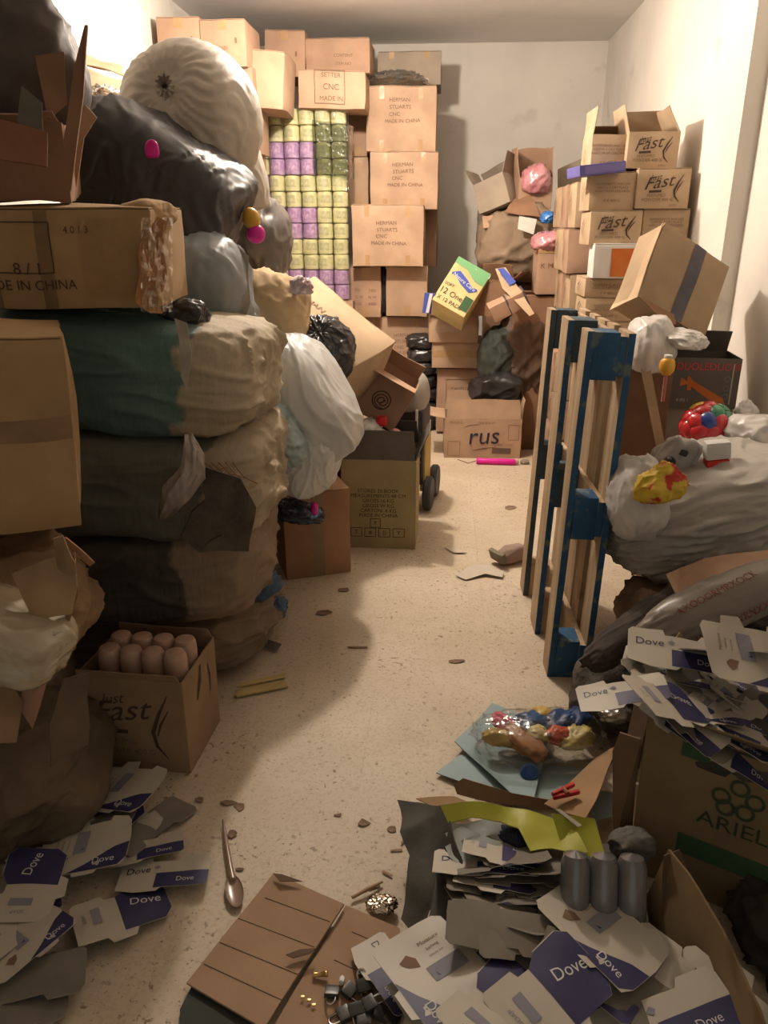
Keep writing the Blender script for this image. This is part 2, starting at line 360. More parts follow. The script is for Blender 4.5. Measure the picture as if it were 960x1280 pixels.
b=boxbm(1.35,.1,ZC,(-1.325,YF-.05,ZC/2)); boxbm(.75,.1,ZC,(1.225,YF-.05,ZC/2),bm=b); boxbm(1.5,.1,ZC-2.15,(.1,YF-.05,(ZC+2.15)/2),bm=b)
wf=mk('wall_front',b,WALL,smooth=False); wf['kind']='structure'   # with the doorway the daylight comes through

# ================================================================ BACK WALL OF CARTONS
HT=lambda k,u,v:[('t','HERMAN',u-.01*k,v+.09*k,.036*k),('t','STUARTS',u-.005*k,v+.045*k,.036*k),('t','CNC',u-.045*k,v,.036*k),('t','MADE IN CHINA',u+.01*k,v-.045*k,.034*k)]
def hc(label,x0,y0,x1,y1,Y,d=.4,prints=True,k=1,u=0,v=.5,rz=0,m=None,tape='f2',seed=None,**kw):
    pl=place(x0,y0,x1,y1,Y,d,rz=rz); H_=pl[3]
    return carton(label,pl,m or KR,seed,tape=tape,prints=([('f',HT(k,u,H_*v),INKB)] if prints else []),amp=.008,group='cartons stacked at the back',**kw)
hc('kraft carton with four printed lines, highest printed one of the right column',458,108,545,189,6.1,v=.58,u=.0)
hc('kraft carton with four printed lines, second from the top of the right column',463,190,547,262,6.06,v=.55,u=.0,seed=4)
hc('square kraft carton with four printed lines pushed forward, third of the right column',440,257,529,333,5.86,v=.5,m=KR)
hc('tall kraft carton with dotted print, right one of the pair under the pushed-forward carton',483,334,534,396,6.0,prints=False,tape='f1')[1]
e,fn,(W_,D_,H_)=hc('narrow kraft carton torn open down its right edge beside the dotted one',438,334,476,397,6.0,prints=False,tape='f1',m=KR2)
ink(e,fn('f'),[('t',s,u,v,.03) for s,u,v in (('PO',-.06,.2),('NO',.05,.2),('G W',-.05,.15),('N W',.05,.15),('KGS',.05,.1),('KGS',-.06,.1))],INKB)
hc('wide kraft carton with four printed lines, below the pair and behind the black bundles',452,397,540,463,6.1,v=.45,u=.06)
hc('bottom kraft carton of the right column behind the ring-marked carton',440,464,542,526,6.12,prints=False)
hc('small kraft carton squeezed between the wrapped rolls and the top printed carton',436,138,459,196,6.25,prints=False,tape='f1',m=KR2)
hc('small kraft carton squeezed between the wrapped rolls and the second printed carton',436,197,460,259,6.25,prints=False,tape='f1')
hc('kraft carton set back behind the pushed-forward carton, its side in shade',505,262,546,334,6.4,prints=False,tape='f1',m=KR2)
hc('taped carton wrapped in clear film at the very top of the right column',472,64,551,107,6.45,d=.45,prints=False,m=KRG)
FILMD=film('clear_film',(.88,.86,.82),.25,.1); FILMB=film('dark_film',(.50,.53,.50),.3,.2)
sackpx('film_bundle','crumpled clear film bundle lying on the top printed carton of the right column','film',456,90,530,110,6.25,.16,film('grey_film',(.72,.72,.70),.45,.12),det=4,fold=.2,flat=.7)
# dark gap sleeve between the two
sackpx('black_plastic_strip','crumpled black plastic hanging in the gap between the torn and dotted cartons','plastic',470,336,487,397,6.1,.05,mat('black_shine',(.02,.02,.024),(.03,.03,.035),rough=.2,spec=.6),det=4,fold=.25,e=3)
# top-left cartons
P2=[('f',[('t','MARKED',-.03,.10,.03),('t','SIZE  NO',-.03,.06,.03),('r',.08,.14,.012,.03)],INKB)]
carton('leftmost kraft carton touching the left wall near the ceiling',place(197,22,250,82,5.3,.4),KR2,tape='f1',prints=P2,group='cartons stacked at the back')
carton('second kraft carton from the left wall near the ceiling',place(251,25,307,84,5.3,.4),KR2,tape='f1',prints=P2,group='cartons stacked at the back')
carton('third kraft carton along the top row, tilted a little, above the marked carton',place(330,38,380,96,6.1,.4,ry=2),KR2,tape='f1',prints=P2,group='cartons stacked at the back')
carton('kraft carton at the right of the top row near the lamp glare',place(382,48,462,92,6.12,.4),KR2,tape=None,prints=[('f',[('t','CONTENT',.04,.11,.028),('t','ITEM NO',.04,.06,.028)],INKB)],group='cartons stacked at the back')
carton('large taped kraft carton sagging above the big pale sack',place(262,62,352,134,5.45,.4,ry=4),KR,tape='v',prints=[('f',[('s',[(-.15,.33),(-.1,.29),(-.03,.26),(.02,.265)],.014)],INK)],bulge=.012,amp=.009,group='cartons stacked at the back')
carton('kraft carton with a framed print resting on the wall of rolls',place(372,89,455,136,5.8,.35,ry=2),KR,tape=None,amp=.008,prints=[('f',[('f',-.01,.13,.2,.2,.005),('t','SETTER',0,.2,.04),('t','CNC',0,.13,.05),('t','MADE IN',0,.06,.04)],INKB)],group='cartons stacked at the back')
# supports hidden in part behind the sacks
for i,(a,b_) in enumerate(((84,190),(190,290),(290,385))):
    carton(('shaded kraft carton behind the tied pale sack, %s of its column'%('top','middle','foot')[i]),place(215,a,318,b_,5.35,.4),KR2,tape='f1',group='cartons stacked at the back')

# ---- wall of wrapped rolls
ROLLY=mat('roll_yellow',(.62,.63,.33),(.74,.73,.50),rough=.4,ns=30,spec=.5,bump=.3,bs=60); ROLLP=mat('roll_purple',(.38,.24,.48),(.54,.40,.64),rough=.4,ns=30,spec=.5,bump=.3,bs=60)
def roll(name,m,lm):
    prof=[(0,-.002),(.018,.001),(.044,0),(.0525,.006),(.054,.02),(.0535,.05),(.054,.08),(.052,.096),(.044,.103),(.018,.101),(0,.098)]
    b=lathe(prof,20); wob(b,35,.0025,rnd.random()*9)
    e=empty(name,'x','roll',V((0,0,0))); mk('wrapper',b,m,e)
    P=[]; F=[]
    for j in range(4):
        for i in range(9):
            th=R(-130+i*10); P.append((.0565*math.cos(th),.0565*math.sin(th),.03+.05*j/3))
    for j in range(3):
        for i in range(8): F.append([j*9+i,j*9+i+1,(j+1)*9+i+1,(j+1)*9+i])
    mk('label',(P,F),lm,e); return e
LBY=mat('roll_label_yellow',(.45,.47,.28),(.62,.62,.42),rough=.4,ns=60); LBP=mat('roll_label_purple',(.40,.22,.50),(.62,.48,.70),rough=.4,ns=60)
ry_=roll('wrapped_roll',ROLLY,LBY); rp_=roll('wrapped_roll',ROLLP,LBP); index_kids()
xs=[326,345,363,381,401,422]; rows=['PYYYYY','PYYYYY','YPPPYY','YPPPYY','PYYYYY','PYYYYY','YPPPYY','YPPPYY','PYYYYY','PYYYYY','YPPPPP','PPPPPP']
ztop=at(380,134,5.85).z; x0r=at(316,230,5.85).x; dxr=.1115; orr=['first','second','third','fourth','fifth','sixth','seventh','eighth','ninth','tenth','eleventh','twelfth']
used={'Y':0,'P':0}
for r_,s in enumerate(rows):
    for c_,ch in enumerate(s):
        src=ry_ if ch=='Y' else rp_
        o=src if not used[ch] else copy_tree(src); used[ch]=1
        o.location=(x0r+.055+c_*dxr+rnd.uniform(-.002,.002)+(.004*(r_%2)),5.85+.055+rnd.uniform(-.006,.006),ztop-.106*(r_+1)+rnd.uniform(-.001,.001)); o.rotation_euler.z=rnd.uniform(-.4,.4)
        col={'Y':'pale yellow','P':'purple'}[ch]
        o['label']='%s roll, %s layer from the top, %s from the left'%(col,orr[r_],orr[c_]); o['group']='wrapped rolls stacked against the back cartons'
zb=ztop-.106*12
b=boxbm(.74,.30,.004,(0,0,0),cuts=4); 
carton('low shaded carton the wall of rolls stands on',(Matrix.Translation((x0r+.34,6.0,0)),.72,.3,zb-.006),KR2,tape=None,bulge=0,amp=0,topflaps=False,group='cartons stacked at the back')
# film around rolls
def sheetgrid(fn,nu,nv):
    P=[fn(i/nu,j/nv) for j in range(nv+1) for i in range(nu+1)]; F=[[j*(nu+1)+i,j*(nu+1)+i+1,(j+1)*(nu+1)+i+1,(j+1)*(nu+1)+i] for j in range(nv) for i in range(nu)]; return P,F
xr0=x0r-.01; xr1=x0r+6*dxr+.02
g=sheetgrid(lambda u,v:(xr0+(xr1-xr0)*u+.004*N((u*3,v*3,0),4,1),5.84+.008*N((u,v*2,1),9,2)-.004,zb+(ztop-zb)*v),30,40)
o=mk('stretch_film',g,FILMD); props(o,'clear stretch film pulled around the wall of rolls','film')
g=sheetgrid(lambda u,v:(xr1-.25+(.27)*u,5.829+.006*N((u,v*2,1),9,2)+(.0 if u<.9 else .12*(u-.9)*10),ztop-.42+.34*v-.03*u),12,14)
o=mk('stretch_film',g,FILMB); props(o,'dark patch of torn film over the upper right corner of the wall of rolls','film')

# ================================================================ RIGHT WALL: SCENT CARTONS
def script2(k,W_,H_):
    return [('t','Just',-W_*.17,H_*.79,.045*k,8,.4),('t','Fast',-W_*.12,H_*.66,.095*k,8,.45,1.1),('r',-W_*.16,H_*.44,.07*k,.013*k,2),('s',[(W_*.36,H_*.86),(W_*.27,H_*.66),(W_*.2,H_*.46),(W_*.22,H_*.3),(W_*.31,H_*.16)],.012*k),('s',[(W_*.36,H_*.70),(W_*.28,H_*.55),(W_*.24,H_*.42)],.007*k)]
def script_small(k,W_,H_): return [('t','PERFUMED',-W_*.13,H_*.33,.022*k),('t','POWDER 400 G',-W_*.1,H_*.22,.025*k),('t','4 PCS',W_*.2,H_*.07,.016*k)]
def sidepr(k,D_,H_): return [('s',[(.02,H_*.8),(-.03,H_*.6),(-.035,H_*.45),(0,H_*.2)],.012*k),('s',[(.05,H_*.7),(.02,H_*.5),(.03,H_*.3)],.008*k)]
GS='scent cartons stacked against the right wall'
def fast(label,x0,y0,x1,y1,Y,d=.3,opened=None,front=True,m=None,**kw):
    pl=place(x0,y0,x1,y1,Y,d); _,W_,D_,H_=pl; k=W_/.3
    pr=[('f',script2(k,W_,H_),INK),('f',script_small(k,W_,H_),INKB)] if front else [('f',[('t','INGREDIENTS AND USE',0,H_*.7,.016),('t','KEEP IN A DRY PLACE',0,H_*.6,.016),('t','AWAY FROM CHILDREN',0,H_*.5,.016),('t','4 X 400 G',0,H_*.25,.02)],INKB)]
    pr.append(('l',sidepr(k,D_,H_),INK))
    return carton(label,pl,m or KR3,tape=None,prints=pr,opened=opened,group=GS,cat='box',flapl=.1 if opened is None else .13,**kw)
fast('printed carton with its top flaps raised, highest against the right wall',785,164,848,210,4.35,opened={'b':70,'l':105,'r':60},m=KR3)
fast('open carton with a standing corner flap, left of the highest raised-flap carton',740,168,782,214,4.4,opened={'l':80,'b':20},front=False)
fast('square printed carton with the crossed swoosh, against the right wall in the second row',796,211,862,261,4.3)
fast('plain-fronted carton under the blue folder, in the second row',737,216,794,263,4.32,front=False)
fast('printed carton at the left of the third row above the white and orange box',737,264,801,306,4.3)
fast('plain carton at the right of the third row behind the big tilted carton',803,262,861,302,4.32,front=False)
fast('plain low carton directly under the white and orange box',731,349,790,372,4.3,front=False)
fast('second plain low carton down from the white and orange box',731,373,792,402,4.3,front=False)
fast('shaded carton under the low plain pair behind the pallet top',733,403,800,440,4.3,front=False)
fast('shaded carton near the floor of the left column behind the pallet',735,441,800,500,4.3,front=False)
fast('bottom carton of the left column standing on the floor behind the pallet',738,501,800,int(640-0)if 0 else 640,4.3,front=False) if 0 else None
zb4=at(768,500,4.3).z
carton('bottom carton of the left column standing on the floor behind the pallet',(Matrix.Translation((at(768,500,4.3).x,4.45,0)),.30,.3,zb4),KR3,tape=None,group=GS)
# receding columns behind, only their left sides show
src=None
e0,_,_=carton('x',(Matrix.Translation((0,0,0)),.42,.29,.235),KR3,seed=3,tape=None,prints=[('l',sidepr(1.1,.29,.235),INK)],group=GS); e0['label']='kraft carton in the receding row along the right wall, its side showing'
e0b,_,_=carton('x',(Matrix.Translation((0,0,0)),.42,.29,.235),KR2,seed=8,tape=None,amp=.008,prints=[('l',sidepr(1.1,.29,.235)[::-1],INKB)],group=GS); index_kids()
first=[1,1]; on=['nearest','middle','far','farthest']
for j,Yc in enumerate((4.85,5.17,5.49,5.81)):
    for i in range(7 if j<3 else 6):
        q=(i+j)%2; s_=(e0,e0b)[q]; o=s_ if first[q] else copy_tree(s_); first[q]=0
        o.location=(.93+.02*rnd.uniform(-1,1)+.012*j,Yc,i*.247+.002); o.rotation_euler.z=rnd.uniform(-.05,.05)
        o['label']='kraft carton side, %s from the floor in the %s column by the right wall'%(orr[i],on[j])
# white/orange box
pl=place(742,306,799,348,4.24,.16); e,fn,(W_,D_,H_)=carton('white box with an orange picture panel tucked behind the big tilted carton',pl,mat('white_card',(.62,.58,.54),(.68,.65,.6),rough=.6,ns=5),tape=None,bulge=.002,amp=.001)
ink(e,fn('f'),[('r',W_*.18,H_*.47,W_*.6,H_*.84)],ORANGE)
# blue folder
c=at(752,211,4.24); e=empty('lever_folder','blue violet folder lying across the open carton tops','folder',Matrix.Translation(c)@Matrix.Rotation(R(-6),4,'Y')@Matrix.Rotation(R(10),4,'Z'))
mk('cover',boxbm(.235,.2,.05,(0,.08,0),bev=.006,cuts=2),mat('folder_blue',(.10,.09,.27),(.12,.11,.31),rough=.5,ns=6),e)
mk('pages',boxbm(.2,.006,.035,(.01,-.018,0)),mat('folder_spine',(.16,.14,.36),rough=.5),e)
# ================================================================ BACK RIGHT HEAP
GP='torn packing in the back right heap'
PINK=mat('pink_plastic',(.42,.16,.19),(.56,.27,.29),rough=.22,ns=8,spec=.6,coat=.5,bump=.6,bs=30)
BRS=mat('brown_sack',(.21,.15,.10),(.29,.21,.145),rough=.7,ns=4,bump=.3,bs=30)
sackpx('brown_sack','big brown sack with a square white label in the back right heap','sack',598,258,700,352,6.1,.32,BRS,e=3,fold=.06,lump=.08,flat=1)
c=at(660,279,5.74); o=slab('paper_label','square white label sticking to the big brown sack','label',[at(649,270,5.76),at(671,274,5.74),at(667,293,5.70),at(647,286,5.72)],mat('label_paper',(.5,.48,.43),(.56,.53,.48),ns=20),th=.002,amp=.002)
sackpx('grey_sack','grey brown sack slumped against the back wall left of the labelled sack','sack',598,225,660,330,6.6,.25,mat('grey_sack',(.27,.22,.18),(.33,.28,.23),rough=.7,ns=5),e=2.6,flat=1)
pl=place3(at(600,268,6.0)+V((0,0,0)),at(637,252,5.9),at(590,232,6.05),.25)
carton('small torn carton tilted on the left of the back right heap',pl,KRG,opened={'l':110,'b':60,'r':120},flapl=.13,amp=.008)
pl=place(648,222,690,262,5.95,.25,rz=6); e,fn,q=carton('upright open carton holding a pink plastic bag at the top of the heap',pl,KR2,opened={'b':80,'l':100,'r':85},flapl=.2,amp=.008)
sackpx('pink_bag','glossy pink plastic bag bulging from the upright open carton','bag',652,205,688,246,5.97,.11,PINK,det=4,fold=.12,crease=.1)
slab('carton_flap','grey brown cardboard sheet leaning behind the scent cartons by the back wall','cardboard',[at(697,292,6.2),at(730,285,6.2),at(731,196,6.4),at(697,212,6.4)],KRG,seed=3)
slab('carton_flap','folded brown cardboard piece draped over the labelled sack','cardboard',[at(632,266,5.85),at(676,272,5.75),at(668,252,5.9),at(655,238,6.0),at(640,252,5.95)],KRB,seed=5,amp=.02)
slab('carton_flap','thin pale cardboard strip below the small torn carton in the heap','cardboard',[at(604,285,5.9),at(620,283,5.9),at(618,268,5.95),at(603,270,5.95)],KR2,seed=6)
sackpx('blue_bag','small bright blue plastic bag wedged in the back right heap','bag',676,264,693,281,5.7,.06,mat('blue_plastic',(.02,.12,.42),(.04,.2,.55),rough=.25,ns=9,spec=.6),det=4,fold=.15,crease=.1)
sackpx('pink_bag','pink plastic bag spilling over the tall reddish carton','bag',664,289,706,316,5.45,.14,PINK,det=4,fold=.1,crease=.1)
zr=at(688,372,5.35).z
carton('tall reddish carton with one tape band standing below the pink bag',place(672,306,702,368,5.35,.3),KR2,tape=None,prints=[('f',[('r',0,.27,.165,.02)],TAPE),('f',[('t','K M',-.02,.18,.05)],INKB)],topflaps=False)
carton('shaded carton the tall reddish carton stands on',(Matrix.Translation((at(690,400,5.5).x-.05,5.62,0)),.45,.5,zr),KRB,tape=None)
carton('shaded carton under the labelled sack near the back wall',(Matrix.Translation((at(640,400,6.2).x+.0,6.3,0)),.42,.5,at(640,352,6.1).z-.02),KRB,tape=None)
# ================================================================ MIDDLE PILE
carton('reddish kraft carton in two printed frames behind the carton lettered rus',place(546,462,613,540,5.75,.4),KR2,tape=None,prints=[('f',[('f',.0,.22,.27,.36,.004),('t','CAUTION',-.02,.33,.035),('t','FRAGILE',-.02,.28,.03)],INKB)],amp=.006)
carton('flat kraft carton, upper of the two lying on the framed carton',place(540,428,604,460,5.7,.35),KR,tape='h',amp=.005)
carton('small flat kraft carton with glossy tape under the tilted yellow carton',place(536,396,598,428,5.68,.35),KR,tape='h',tapem=mat('gloss_tape',(.45,.30,.19),(.5,.36,.24),rough=.15,spec=.7),amp=.005)
pl=place3(at(540,374,5.35),at(580,397,5.3),at(568,317,5.5),.26)
e,fn,(W_,D_,H_)=carton('yellow carton with a green band and blue ribbon logo, tilted on the middle pile',pl,KRY,tape=None,amp=.003,topflaps=False)
ink(e,fn('f'),[('p',[(-W_/2,H_*.995),(W_/2,H_*.995),(W_/2,H_*.70),(W_*.22,H_*.71),(-W_*.1,H_*.84),(-W_/2,H_*.86)])],GREEN)
ink(e,fn('f'),[('s',[(-W_*.42,H_*.64),(-W_*.26,H_*.69),(0,H_*.60),(W_*.26,H_*.52),(W_*.42,H_*.58)],.055)],BLUEP)
ink(e,fn('f',.004),[('t','Nature Care',0,H_*.60,.036,-10)],WHITE)
ink(e,fn('f'),[('t','12',-W_*.36,H_*.27,.06),('t','One',W_*.03,H_*.27,.055),('t','4 X 12 PADS',-W_*.12,H_*.11,.04),('t','SOFT',-W_*.3,H_*.42,.03)],INK)
ink(e,fn('f'),[('r',W_*.36,H_*.24,.06,.10)],DKGREEN)
ink(e,fn('f',.003),[('t','SK 124',W_*.3,H_*.92,.04)],WHITE)
o=slab('blue_white_box','flat dark blue and white box standing behind the tilted yellow carton','box',[at(528,390,5.7),at(548,393,5.7),at(548,366,5.7),at(531,366,5.7)],BLUEP,th=.05,amp=0); 
slab('white_strip','white strip edge of the dark blue box beside the yellow carton','box',[at(532,391,5.62),at(536,391,5.62),at(541,367,5.62),at(537,367,5.62)],WHITE,th=.006,amp=0,parent=None)
pl=place3(at(612,372,5.2),at(668,392,5.1),at(600,345,5.4),.18)
carton('dark-mouthed brown carton lying open beside the tilted yellow carton',place(590,352,632,396,5.45,.22,rz=-20),KRB,opened={'r':150,'b':60},flapl=.12,amp=.006)
slab('carton_flap','long pale carton flap with a blue printed end leaning from the middle pile','cardboard',[at(619,336,5.35),at(632,334,5.3),at(668,392,5.05),at(662,395,5.05),at(628,360,5.2)],KR3,seed=8,amp=.004)
slab('printed_sleeve','blue and white printed sleeve end at the top of the leaning flap','sleeve',[at(622,336,5.27),at(630,335,5.27),at(645,352,5.2),at(637,357,5.2)],BLUEP,seed=8,amp=.002)
for i,(x,y,lb) in enumerate(((624,386,'left'),(645,375,'right'))):
    mw=Matrix.Translation(at(x,y,5.2))@Matrix.Rotation(R(-28),4,'Y')@Matrix.Rotation(R(12),4,'X'); e=empty('small_carton','small brown carton resting on the dark heap, %s of the two taped together'%lb,'box',mw); mk('body',wob(boxbm(.12,.12,.10,cuts=4,bev=.004),9,.006,i),KR2,e); mk('tape',boxbm(.012,.123,.103,(.06,0,0),bev=.001),TAPED,e)
sackpx('dark_green_sack','dark green sack slumped in the shade right of the flat cartons','sack',598,408,652,492,5.55,.22,mat('dkgreen_sack',(.028,.035,.028),(.045,.05,.04),rough=.7,ns=5),fold=.08)
sackpx('brown_sack','dark brown sack behind the pallet beside the dark green sack','sack',622,385,690,500,5.6,.28,mat('dkbrown_sack',(.10,.062,.045),(.15,.095,.065),rough=.75,ns=4),fold=.08,e=3,flat=1)
BLK=mat('black_plastic',(.018,.017,.018),(.03,.028,.03),rough=.28,spec=.6,ns=5,bump=.3,bs=14)
BLKM=mat('black_matte_bag',(.034,.030,.031),(.046,.041,.041),rough=.52,spec=.5,ns=4,bump=.15,bs=9)
sackpx('black_bag','crumpled black plastic bag lying behind the carton lettered rus','bag',588,462,655,512,5.42,.18,BLK,det=5,fold=.05,crease=.04,facet=26,fw=.8)
# stack of black bundles
for i in range(7):
    y0=417+i*16.2; o=sackpx('black_bundle','black plastic-wrapped flat bundle, %s from the top of the stack of seven'%orr[i],'bundle',509+(i%2),y0,544+(i*.4),y0+18,5.95,.12,BLK,det=4,fold=.07,crease=.06,e=4,seed=i*3,st=(1,1,2)); o['group']='stack of black wrapped bundles'
b=boxbm(.24,.22,.03,cuts=3,bev=.006); wob(b,12,.008,2); 
# RUS carton
pl=place(556,526,651,575,5.13,.3,rz=2); pl=(pl[0],pl[1],pl[2],pl[3]); z0=pl[0].translation.z; pl[0].translation.z=0
e,fn,(W_,D_,H_)=carton('kraft carton lettered rus with its front flap raised, standing on the floor',pl,KR,tape=None,opened={'f':78,'b':100,'l':170,'r':95},flapl=.13,amp=.004)
ink(e,fn('f',.006),[('t','rus',.0,H_*.56,.17,2,.15,1.0)],mat('navy_ink',(.03,.03,.05)))
ink(e,fn('f'),[('f',-W_*.38,H_*.25,.08,.1,.003),('f',W_*.40,H_*.66,.07,.1,.003),('t','FRAGILE',-W_*.36,H_*.9,.024),('t','THIS SIDE UP',.02,H_*.9,.02),('t','NET 12 KG',W_*.3,H_*.35,.02),('s',[(-.07,H_*.2),(0,H_*.25),(.09,H_*.29)],.008),('s',[(-.13,H_*.78),(-.1,H_*.83),(-.02,H_*.86)],.006)],INKB)
ink(e,fn('f'),[('r',W_*.25,H_*.2,.13,.04)],mat('grey_brown_print',(.16,.11,.09)))
# magenta roll
e=empty('foil_roll','magenta plastic roll lying on the floor before the carton lettered rus','roll',Matrix.Translation(fl(620,577,.02))@Matrix.Rotation(R(90),4,'Y')@Matrix.Rotation(R(2),4,'X'))
MAG=mat('magenta',(.62,.015,.27),(.7,.03,.33),rough=.3,ns=9)
mk('tube',lathe([(0,-.13),(.018,-.13),(.022,-.125),(.021,-.05),(.022,.06),(.0215,.12),(.017,.128),(0,.128)],20),MAG,e); mk('core',lathe([(0,.129),(.012,.129),(.013,.15),(.0,.151)],14),KR2,e)
mk('crumpled_tape_end',sackbm((.03,.02,.018),det=3,fold=.2),KRG,mw=fl(656,577,.017)); props(bpy.data.objects['crumpled_tape_end'],'small grey crumpled lump beside the magenta roll','litter')
# ================================================================ PALLET
WOOD=mat('pallet_wood',(.36,.25,.15),(.50,.37,.24),rough=.8,ns=5,stretch=(6,6,.6),bump=.3,bs=30,spots=6,sc=(.33,.22,.13))
BLUEW=mat('pallet_blue',(.018,.070,.16),(.035,.115,.23),rough=.6,ns=7,bump=.3,bs=40,spots=17,spt=.56,sc=(.13,.17,.17),stretch=(1,1,1))
BLUED=mat('pallet_dark_blue',(.04,.06,.08),(.07,.10,.12),rough=.7,ns=9,bump=.25,bs=40)
def plank(name,w_,d,h,c,e,seed,blue=(),paint=None):
    b=boxbm(w_,d,h,c,cuts=3,bev=.002); wob(b,6,.003,seed); b.normal_update()
    for f in b.faces:
        n=f.normal
        for ax,sg in blue:
            if n[ax]*sg>.8: f.material_index=1
    o=mk(name,b,[WOOD,paint or BLUEW],e,ang=30); return o
# local: x = thickness (0 skid side .. .145 deck side), y = along the 0.8 side away from the camera, z = up 1.2
a0=fl(684,846); a1=fl(645,738); dirp=(a1-a0); rzp=math.atan2(dirp.x,dirp.y)
PH=1.2
pal=empty('shipping_pallet','wooden pallet with blue painted ends standing upright on the floor','pallet',Matrix.Translation((a0.x,a0.y,0))@Matrix.Rotation(-rzp-R(2),4,'Z')@Matrix.Rotation(R(1.6),4,'Y'))
PW=.74
for i,(y,wd) in enumerate(((.05,.1),(PW/2,.13),(PW-.05,.1))):
    plank('skid_board',.022,wd,PH,(.011,y,PH/2),pal,i,[(1,-1)],BLUEW if i<2 else BLUED)
    for z in (.0725,PH/2,PH-.0725):
        q=boxbm(.078,wd if i!=1 else .12,.145,(.061,y,z),cuts=2,bev=.003); wob(q,9,.002,i+z); mk('block',q,BLUEW if i==0 else (BLUED if z>.3 else WOOD),pal)
for z in (.0725,PH/2,PH-.0725): plank('stringer_board',.022,PW,.12,(.111,PW/2,z),pal,z*7,[(1,-1)])
for i,y in enumerate((.06,.23,PW/2,PW-.23,PW-.06)): plank('deck_board',.022,.12 if i in(0,2,4) else .095,PH,(.134,y,PH/2),pal,i+9,[(1,-1)] if i==0 else [])
# ================================================================ RIGHT MIDDLE: BIG TILTED CARTON, BOXES, TOYS
pl=place3(at(762,386,3.95),at(880,424,3.55),at(832,277,4.1),.3) if 0 else None
A=at(830,276,3.51); Cc=at(880,424,3.40); Dd=at(797,370,3.33)
# front face corners: top-left A, top-right B, bottom-right Cc; local: carton opening points toward the lower left
p0,p1,p2=Dd,Cc,A
m4,Wc,Hc_=frame(p0,p1,p2); 
pl=place3(p0,p1,p2,.17); e,fn,(W_,D_,H_)=carton('big empty carton leaning upside down against the right wall, dark tape down its face',pl,KRG if 0 else card('kraft_tilted',(.36,.26,.165)),tape=None,amp=.004,topflaps=False,bulge=.004)
ink(e,fn('f'),[('r',W_*.05,H_*.5,.062,H_*.99)],TAPED,'tape'); ink(e,fn('f',.003),[('r',W_*.03-.015,H_*.5,.004,H_*.99)],GREYP,'tape')
# side facing left: lit panel
s=[at(833,277,3.9),at(797,385,3.62),at(762,387,3.9),at(770,372,3.95)]
slab('carton_flap','long pale side flap hanging from the big tilted carton','cardboard',[at(829,276,3.51),at(796,371,3.32),at(762,388,3.42),at(768,378,3.51)],KR3,seed=4,amp=.003)
slab('carton_flap','folded inner flap under the big tilted carton above the white bag','cardboard',[at(797,372,3.31),at(838,408,3.24),at(846,404,3.28),at(843,392,3.33)],KRB,seed=9)
WBAG=mat('white_plastic',(.56,.53,.50),(.66,.63,.60),rough=.33,spec=.5,ns=4,bump=.2,bs=16)
sackpx('white_bag','white plastic bag bulging up between the pallet and the big tilted carton','bag',784,392,842,470,3.22,.12,WBAG,fold=.04,lump=.06,seed=3,st=(1.6,1,.7),facet=18,fw=.5)
sackpx('white_bag','flat crumpled white plastic bag lying on the dark hammer-picture box','bag',828,412,884,438,3.16,.09,WBAG,fold=.08,crease=.03,seed=8,facet=24,fw=.9)
BB=card('brown_carton',(.25,.145,.09))
carton('plain brown carton standing between the pallet and the hammer-picture box',place(768,452,834,585,3.25,.25,rz=-8),BB,tape=None,amp=.006)
slab('carton_flap','long narrow cardboard strip leaning on the plain brown carton','cardboard',[at(800,455,3.12),at(812,452,3.12),at(832,560,3.0),at(822,566,3.0)],KR3,seed=2,amp=.006)
# duoleduo box
pl=place(837,448,922,510,3.3,.22,rz=-4); e,fn,(W_,D_,H_)=carton('dark grey box with red title letters and an orange hammer picture','x' and pl,mat('dark_box',(.11,.095,.085),(.15,.13,.115),rough=.55,ns=3,spec=.4),tape=None,opened={'b':62,'l':100},flapl=.11,amp=.002,bulge=.002,cat='box')
e['label']='dark grey box with red title letters and an orange hammer picture'
REDB=mat('red_title',(.72,.07,.06)); 
ink(e,fn('f'),[('t','DUOLEDUO II',W_*.03,H_*.83,.043,0,0,.93)],REDB)
ink(e,fn('f'),[('p',[(-W_*.34,H_*.62),(-W_*.20,H_*.50),(-W_*.34,H_*.44)]),('p',[(-W_*.25,H_*.66),(-W_*.19,H_*.62),(-W_*.17,H_*.36),(-W_*.23,H_*.36)]),('p',[(-W_*.2,H_*.58),(W_*.3,H_*.22),(W_*.36,H_*.05),(W_*.26,H_*.04),(-W_*.2,H_*.46)])],ORANGE)
ink(e,fn('f'),[('t','4 IN 1',-W_*.28,H_*.16,.02),('f',W_*.4,H_*.5,.003,H_*.8,.002)],WHITE)
ink(e,fn('f'),[('o',W_*.33,H_*.6,.012,.003),('o',W_*.33,H_*.42,.012,.003),('o',W_*.33,H_*.25,.012,.003)],GREYP)
carton('low shaded carton under the hammer-picture box by the right wall',place(828,509,912,560,3.32,.3,rz=-3),card('shade_card',(.40,.35,.28)),tape=None)
# orange bottle cap / light bulb toy
e=empty('toy_maraca','yellow and orange toy with a white top poking up beside the white bag','toy',at(834,457,3.03))
mk('orange_body',lathe([(0,-.035),(.015,-.035),(.027,-.02),(.03,.0),(.026,.02),(.012,.032),(0,.034)],24),mat('toy_orange',(.62,.27,.03),(.66,.38,.05),rough=.3,ns=12),e)
mk('white_cap',lathe([(0,.03),(.016,.03),(.015,.04),(0,.043)],20),WHITE,e); mk('handle',lathe([(0,-.14),(.007,-.138),(.007,-.03),(0,-.03)],12),mat('pink_handle',(.45,.17,.15)),e)
